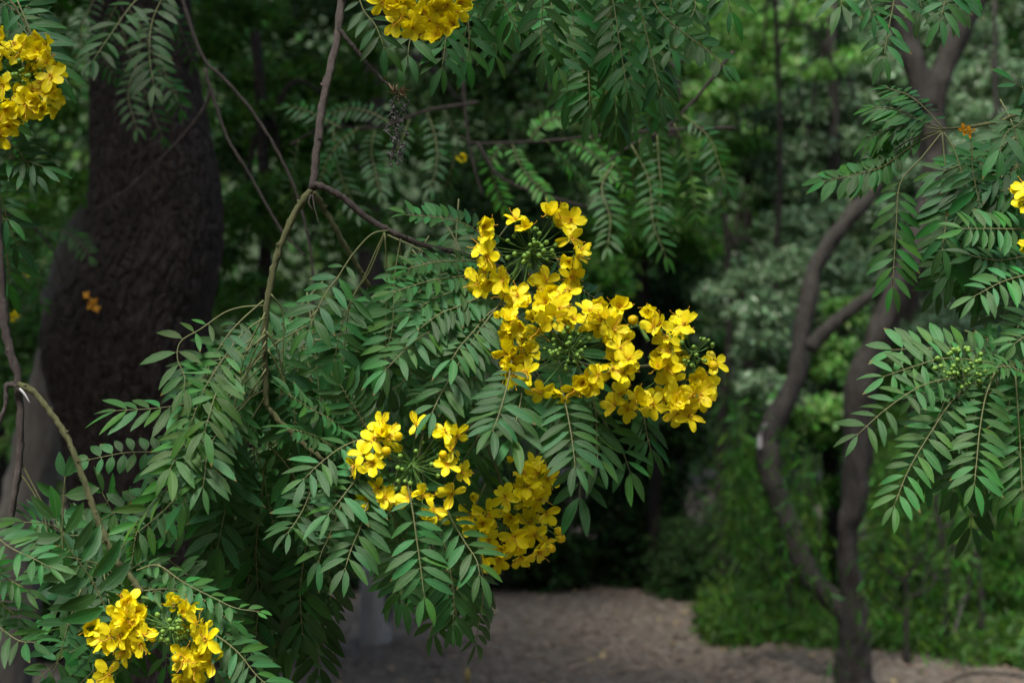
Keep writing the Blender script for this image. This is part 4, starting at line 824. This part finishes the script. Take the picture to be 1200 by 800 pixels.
T([(-25, 190), (-12, 210), (0, 230), (8, 255)], (1.98, 1.96), 6, .026, gap=.1)
T([(-25, 230), (-5, 245), (8, 262), (20, 285)], (2.0, 2.0), 6, .030, gap=.1)
T([(-25, 270), (-5, 285), (8, 300), (10, 330)], (2.02, 2.03), 6, .028, gap=.1, tint=(1, 1.1, .9))
fill(tl, [(-20, -10), (60, 0), (70, 90), (40, 160), (-20, 160)], (2.06, 2.25), 16, .031, (-40, 20), seed=25, length=(70, 110), tint=(.75, .8, .8))
cluster(tl, (12, 100), 1.94, [(6, 44), (18, 52), (28, 60), (44, 62), (55, 74), (60, 90), (54, 108), (62, 118), (36, 106), (42, 132), (22, 142), (8, 120), (4, 100), (10, 148), (0, 70), (50, 128), (30, 122), (-6, 60), (-10, 90), (-8, 125), (0, 140), (-15, 110), (16, 132), (-12, 148), (38, 70)], P(-20, 110, 2.03), 7, nb=30, br=24, bcen=(26, 88), extra=18)

# ------------------------------------------------------------------ top branch (blossom at the upper edge, long leaves to the right)
tb = thing('flowering_branch', P(560, -150, 2.0), 'branch hanging in over the top edge with blossom and long drooping leaves', 'branch')
stem(tb, [(380, -260), (450, -190), (560, -140), (680, -120), (800, -70), (900, -60)], (2.05, 2.05), .006, .003, 'twig_grey')
stem(tb, [(450, -190), (470, -110), (490, -40), (495, 0)], (2.05, 2.0), .003, .002, 'twig_green')
U = lambda pts, Y=(2.03, 2.05), n=8, L=.025, **k: hero(tb, pts, Y, n, L, tint=k.pop('tint', (.85, .9, .82)), **k)  # default tint darkened to paint in shade on this branch
U([(690, -110), (705, -50), (718, 0), (726, 50), (735, 107)], (2.0, 1.96), 11, .027, gap=.15, ang=(66, 38), hint=(.1, -.8, .5))
U([(625, -100), (632, -50), (636, 0), (634, 40), (637, 66)], (2.05, 2.04), 7, .030, gap=.2, ang=(58, 34), tint=DK)
U([(655, -90), (668, -30), (672, 40), (672, 105)], (2.2, 2.22), 8, .036, gap=.2, ang=(55, 34), tint=(.7, .75, .75))
U([(735, -90), (745, -20), (760, 50), (775, 110)], (2.12, 2.1), 9, .034, gap=.2, ang=(55, 34), tint=DK, hint=(.4, -.8, .3))
U([(710, -60), (716, 20), (720, 90), (722, 145)], (2.15, 2.18), 8, .036, gap=.4, ang=(40, 26), tint=(.6, .65, .6), hint=(.5, -.8, .1))
U([(750, -60), (765, 0), (790, 30), (830, 60), (847, 76)], (2.02, 2.0), 8, .020, gap=.35, ang=(80, 66), W=.5, tint=(.9, 1, .8), asym=.4)
U([(560, -90), (575, -40), (590, 0), (605, 35)], n=7, tint=DK)
U([(430, -60), (420, -20), (425, 10), (440, 30), (450, 55)], (2.02, 2.0), 5, .026, gap=.5, tint=DK)
U([(500, -30), (485, 30), (480, 50), (478, 64)], (2.03, 2.02), 3, .028, gap=.6, ang=(60, 40))
U([(530, -40), (525, 20), (522, 50), (518, 80)], (2.03, 2.02), 5, .028, gap=.5, ang=(60, 40), tint=DK)
U([(545, -40), (548, 10), (550, 45), (548, 70)], (2.06, 2.06), 6, .028, gap=.3, ang=(60, 40), tint=DK)
U([(820, -80), (838, -40), (850, -10), (856, 12)], (2.03, 2.02), 6, .028, gap=.2)
U([(800, -80), (808, -30), (815, 5), (808, 24)], (2.06, 2.04), 6, .026, gap=.2, tint=DK)
fill(tb, [(470, -320), (900, -320), (880, -40), (500, -50)], (1.6, 2.5), 150, .035, None, seed=36, length=(60, 120))  # unseen leaves above the frame, added to shade those below
fill(tb, [(520, 0), (800, -10), (800, 60), (770, 160), (690, 150), (620, 90), (540, 60)], (2.15, 2.6), 50, .029, None, seed=35, length=(90, 150), tint=(.5, .56, .5), lean=(-.3, .3))
cluster(tb, (495, -5), 1.93, [(448, 3), (462, 8), (476, 4), (492, 6), (508, 4), (524, 6), (538, 2), (472, 20), (488, 22), (504, 24), (520, 18), (538, 12), (500, 36), (514, 30), (484, 32), (455, -12), (475, -14), (500, -12), (525, -12), (470, -40), (510, -45), (496, 14), (515, 10)], P(495, -40, 2.0), 8, nb=10, br=18, bcen=(495, -18), extra=12, face=(0, -.8, -.1), droop=.35)

# ------------------------------------------------------------------ right branches
rb = thing('leafy_branch', P(1240, 400, 1.98), 'sharp leafy branch at the right edge with tiny green buds', 'branch')
stem(rb, [(2300, 120), (1700, 330), (1330, 400), (1260, 410), (1200, 424), (1165, 436), (1130, 440)], (1.98, 1.98), .0040, .0018, 'twig_green')
stem(rb, [(2300, 60), (1700, 150), (1330, 250), (1270, 280), (1215, 320)], (2.0, 2.02), .0030, .0018, 'twig_green'); 
Rr = lambda pts, Y=(1.98, 1.95), n=8, L=.028, **k: hero(rb, pts, Y, n, L, tint=k.pop('tint', (1.25, 1.25, 1.1)), **k)
Rr([(1195, 428), (1160, 414), (1120, 408), (1080, 408), (1046, 410)], (1.98, 1.99), 10, .027, gap=.08, ang=(74, 60), hint=(.1, -.8, .55), droop=0, W=.34)
Rr([(1180, 428), (1140, 422), (1105, 420), (1075, 428), (1036, 441)], (1.97, 1.95), 9, .027, gap=.12, ang=(74, 56), hint=(.1, -.8, .6), droop=.05)
Rr([(1170, 434), (1120, 442), (1080, 452), (1040, 478), (1006, 508)], (1.96, 1.91), 8, .027, gap=.25, ang=(76, 50), hint=(0, -.7, .7))
Rr([(1160, 438), (1120, 465), (1090, 508), (1065, 550), (1048, 592)], (1.96, 1.90), 11, .026, gap=.18, ang=(76, 44), hint=(-.05, -.7, .7))
Rr([(1166, 436), (1155, 465), (1148, 505), (1145, 535), (1142, 566)], (1.95, 1.90), 10, .028, gap=.15, ang=(80, 48), hint=(0, -.68, .72))
Rr([(1160, 440), (1145, 480), (1132, 530), (1118, 572)], (2.0, 2.0), 9, .033, gap=.15, ang=(74, 44), tint=(.55, .6, .58))
Rr([(1190, 440), (1193, 480), (1196, 530), (1198, 582)], (1.97, 1.93), 9, .031, gap=.1, ang=(76, 44))
Rr([(1240, 440), (1232, 500), (1228, 560), (1222, 600)], (1.98, 1.95), 8, .032, gap=.1)
Rr([(1230, 450), (1205, 440), (1185, 430), (1168, 430)], (1.94, 1.92), 10, .020, gap=.05, ang=(74, 60), hint=(0, -.5, .8), closed=.2)
Rr([(1260, 380), (1225, 385), (1200, 395), (1190, 402)], (1.97, 1.95), 7, .022, gap=.1)
Rr([(1170, 445), (1160, 500), (1140, 560), (1138, 615)], (2.1, 2.15), 7, .034, gap=.4, ang=(50, 30), tint=(.7, .75, .7))
Rr([(1120, 450), (1100, 480), (1085, 515), (1078, 545)], (2.04, 2.04), 7, .028, gap=.15, tint=(.55, .6, .58))
fill(rb, [(1060, 420), (1210, 430), (1210, 590), (1090, 580), (1050, 520)], (2.02, 2.2), 20, .030, (1180, 420), seed=45, length=(80, 130), tint=(.9, 1, .9))
cluster(rb, (1125, 430), 1.93, [], P(1170, 436, 1.97), 9, nb=46, br=32, bcen=(1126, 432), face=(0, -.8, .3))
# row of upright leaflets and the yellow flower at the edge
Rr([(1230, 318), (1205, 322), (1175, 330), (1142, 347)], (1.98, 1.96), 9, .026, gap=.05, ang=(78, 60), hint=(.1, -.6, .75), tint=BL)
Rr([(1240, 295), (1205, 300), (1170, 305), (1140, 300)], (2.03, 2.03), 9, .026, gap=.05, ang=(76, 60), tint=DK, hint=(0, -.6, .8))

ub = thing('leafy_branch', P(1240, 120, 2.05), 'slender dim branch reaching left across the fork, one orange flower under it', 'branch')
stem(ub, [(2300, -100), (1700, 40), (1330, 100), (1260, 112), (1210, 128), (1170, 142), (1135, 149), (1104, 151)], (2.05, 2.08), .0038, .0016, 'twig_green')
Q = lambda pts, Y=(2.1, 2.16), n=9, L=.024, **k: hero(ub, pts, Y, n, L, tint=k.pop('tint', (.85, .95, .8)), **k)
Q([(1105, 151), (1085, 128), (1065, 112), (1040, 103)], n=9, L=.018, ang=(76, 60), gap=.2, hint=(0, -.6, .8))
Q([(1105, 151), (1075, 140), (1050, 128), (1025, 126)], n=10, L=.022)
Q([(1105, 152), (1070, 148), (1045, 148), (1020, 160)], n=10, L=.024)
Q([(1105, 153), (1075, 160), (1045, 178), (1005, 208)], n=11, L=.024, gap=.25)
Q([(1103, 154), (1070, 170), (1035, 195), (1000, 205), (968, 212)], n=10, L=.024, gap=.4, W=.45)
Q([(1104, 155), (1080, 185), (1055, 215), (1050, 270), (1046, 335)], (2.08, 2.06), n=9, L=.027, gap=.4, ang=(60, 40), tint=(.8, .95, .7))
Q([(1104, 155), (1108, 200), (1110, 240), (1105, 290)], (2.08, 2.06), n=7, L=.030, gap=.35, tint=DK)
Q([(1106, 155), (1120, 180), (1130, 215), (1140, 260)], (2.08, 2.06), n=7, L=.030, gap=.35, tint=DK)
Q([(1135, 150), (1139, 175), (1140, 200), (1150, 250)], (2.06, 2.06), n=6, L=.030, gap=.5, tint=DK)
Q([(1240, 190), (1200, 195), (1165, 205), (1130, 215)], (2.06, 2.08), n=8, L=.028, gap=.1, tint=DK)
Q([(1250, 225), (1210, 222), (1160, 224), (1125, 222)], (2.06, 2.08), n=9, L=.027, gap=.1, tint=DK)
Q([(1240, 262), (1200, 268), (1165, 268), (1128, 268)], (2.0, 1.99), n=10, L=.026, gap=.1, ang=(80, 66), hint=(.1, -.75, .6), droop=0, tint=(1.1, 1.15, 1.05))
Q([(1210, 128), (1195, 145), (1180, 155), (1172, 175)], (2.05, 2.03), n=4, L=.030, gap=.2)
Q([(1225, 120), (1205, 115), (1200, 105), (1190, 98)], (2.05, 2.03), n=4, L=.026, gap=.2)
fill(ub, [(1095, 190), (1210, 180), (1210, 330), (1150, 380), (1110, 330)], (2.1, 2.35), 30, .031, (1200, 180), seed=55, length=(70, 120), tint=(.75, .85, .75))
cluster(ub, (1205, 235), 1.98, [(1196, 230), (1202, 242), (1198, 291), (1210, 286), (1204, 222)], P(1240, 225, 2.02), 10, nb=4, br=8, bcen=(1212, 250))
of = FL['tattered'][1].copy(); of.materials[0] = M['petal_old']
for x, y in ((1137, 155), (1130, 152)):
    o = link('withered_flower', of, ub, P(x, y, 2.04)); turned(o, (.2, -.8, -.6), 1.0, .42)

vb = thing('leafy_branch', P(1060, -120, 2.0), 'single long leaf spray dangling over the dark fork at the top right', 'branch')
stem(vb, [(2300, -400), (1700, -260), (1330, -180), (1200, -150), (1080, -110), (960, -90)], (2.05, 2.05), .0042, .0025, 'twig_green')
W_ = lambda pts, Y=(2.03, 2.02), n=8, L=.026, **k: hero(vb, pts, Y, n, L, **k)
W_([(1060, -110), (1056, -50), (1046, 10), (1040, 40), (1036, 66)], n=11, gap=.1, L=.025, ang=(78, 44), hint=(-.1, -.7, .6), tint=BL)
W_([(1030, -90), (1010, -40), (1015, -5), (1024, 16)], n=5, gap=.7)
W_([(960, -90), (980, -40), (985, -12), (986, 6)], (2.03, 2.0), n=5, L=.028, gap=.4, ang=(80, 30))
W_([(1120, -110), (1115, -40), (1108, 0), (1102, 22)], n=8, gap=.2, tint=BL)
W_([(1140, -110), (1135, -40), (1125, -5), (1118, 14)], (2.08, 2.06), n=7, gap=.2)
W_([(1090, -110), (1090, -50), (1078, -10), (1080, 10)], (2.08, 2.06), n=7, gap=.2)

# ------------------------------------------------------------------ branches a little farther back, already soft
def back_branch(label, stems, leaves, Y, tint, L=.036, m='twig_dark', flowers=()):
    x, y = stems[0][0]; t = thing('leafy_branch', P(x, y, Y), label, 'branch')
    for pts in stems: stem(t, pts, (Y, Y), .0028*Y/2.5, .0014*Y/2.5, m)
    for pts in leaves: hero(t, pts, (Y+random.uniform(-.1, .1), Y+random.uniform(-.1, .1)), random.randint(7, 10), L*2/Y, tint=tint, ang=(72, 48), gap=.12)
    for (x, y) in flowers:
        o = link('flower', random.choice(FL['half']+FL['tattered']), t, P(x, y, Y+.05)); turned(o, (random.uniform(-.8, .8), -1, -.5), random.random()*6, Y/4.2)
    return t
back_branch('dark twig running down from the big trunk beside the main stem', [[(205, -30), (235, 62), (265, 95), (295, 130), (322, 172), (345, 220), (358, 265), (366, 310), (366, 360), (352, 400)], [(240, 80), (255, 130), (268, 165), (290, 200), (330, 270), (358, 300)]],
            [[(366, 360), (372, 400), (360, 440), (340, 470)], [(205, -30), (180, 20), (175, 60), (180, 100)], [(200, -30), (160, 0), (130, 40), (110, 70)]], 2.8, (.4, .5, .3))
back_branch('shaded spray hanging in front of the top of the big trunk', [[(150, -120), (150, -50), (140, 0), (165, 40), (190, 70)]],
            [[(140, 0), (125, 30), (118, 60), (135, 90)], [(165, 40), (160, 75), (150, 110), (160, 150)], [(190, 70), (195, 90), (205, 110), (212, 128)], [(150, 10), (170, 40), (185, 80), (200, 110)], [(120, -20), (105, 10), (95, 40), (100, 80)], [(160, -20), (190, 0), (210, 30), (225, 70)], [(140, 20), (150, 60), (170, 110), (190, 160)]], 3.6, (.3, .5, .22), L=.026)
back_branch('thin bare twig curving across the front of the big trunk', [[(246, 105), (240, 125), (222, 150), (195, 180), (165, 208), (140, 228), (112, 246)]], [], 3.6, (1, 1, 1))
back_branch('dim leafy branch level with the dried seed lace', [[(560, 120), (500, 130), (440, 150), (380, 150), (340, 170)], [(540, 60), (545, 130), (552, 180), (565, 230)]],
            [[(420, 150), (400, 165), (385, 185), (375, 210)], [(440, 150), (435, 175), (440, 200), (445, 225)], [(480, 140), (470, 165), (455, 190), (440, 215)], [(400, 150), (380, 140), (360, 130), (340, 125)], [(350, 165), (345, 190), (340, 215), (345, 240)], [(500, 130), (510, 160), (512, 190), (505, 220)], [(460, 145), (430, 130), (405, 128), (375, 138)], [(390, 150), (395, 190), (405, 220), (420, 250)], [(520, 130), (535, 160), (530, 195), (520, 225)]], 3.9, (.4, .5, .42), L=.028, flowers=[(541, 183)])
back_branch('horizontal twig with fern-like lit leaves above the tallest blossom', [[(860, 150), (780, 152), (720, 158), (640, 165), (560, 168), (540, 160)], [(560, 168), (590, 210), (660, 235), (720, 250)]],
            [[(620, 165), (632, 150), (645, 140), (660, 138)], [(640, 165), (655, 180), (672, 200), (690, 212)], [(600, 168), (608, 190), (622, 210), (640, 228)], [(660, 162), (680, 170), (700, 185), (715, 205)], [(590, 168), (575, 190), (580, 215), (590, 240)], [(690, 160), (705, 175), (722, 195), (735, 220)]], 3.9, (1.1, 1.3, .6), L=.026, flowers=[])
back_branch('dark fern-like leaves hanging in the gap right of the tallest blossom', [[(860, 60), (820, 110), (780, 150), (740, 170), (700, 200)]],
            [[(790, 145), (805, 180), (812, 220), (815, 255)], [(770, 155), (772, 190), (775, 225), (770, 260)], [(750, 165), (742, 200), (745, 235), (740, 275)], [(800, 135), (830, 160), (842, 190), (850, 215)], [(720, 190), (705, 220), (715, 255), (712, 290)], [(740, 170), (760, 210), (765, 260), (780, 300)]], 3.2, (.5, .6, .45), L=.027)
back_branch('wispy dim branch along the left edge above the pale trunk', [[(-60, 230), (-10, 245), (30, 260), (60, 290), (75, 330)]],
            [[(-10, 245), (-5, 270), (5, 290), (12, 320)], [(30, 260), (25, 290), (30, 320), (32, 345)], [(60, 290), (50, 310), (45, 330), (50, 355)], [(40, 265), (70, 270), (90, 280), (105, 300)]], 4.2, (.5, .7, .35), L=.026, flowers=[(32, 318), (15, 370)])
back_branch('black drooping leaves below the blossom at the far right', [[(1260, 180), (1215, 170), (1185, 180), (1160, 200)]],
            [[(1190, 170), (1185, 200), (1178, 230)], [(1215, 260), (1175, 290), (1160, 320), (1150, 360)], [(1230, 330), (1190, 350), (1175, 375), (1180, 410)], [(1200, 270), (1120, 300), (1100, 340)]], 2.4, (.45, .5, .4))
# unseen leaves added to the branches above the frame, to shade what hangs below
fill(B, [(260, -330), (470, -330), (450, -60), (250, -60)], (1.7, 2.4), 34, .034, None, seed=71, length=(60, 120))
fill(tl, [(-260, -330), (120, -330), (60, -60), (-260, -60)], (1.6, 2.6), 90, .034, None, seed=72, length=(60, 120))
fill(vb, [(960, -330), (1330, -330), (1330, -120), (980, -150)], (1.75, 2.4), 40, .034, None, seed=73, length=(60, 120))
for x, y in ((254, 549), (258, 553)):
    o = link('withered_flower', of, B, P(x, y, 2.02)); turned(o, (.3, -.8, -.4), 2.0, .32)
wf = thing('withered_blossom', P(106, 352, 4.22), 'tiny withered orange blossoms caught on the knob of the big trunk', 'blossom')
for x, y in ((102, 346), (110, 352), (105, 358), (114, 362)):
    o = link('flower', of, wf, P(x, y, 4.20)); turned(o, (random.uniform(-.5, .5), -1, .2), x, .62)
flush_extra()
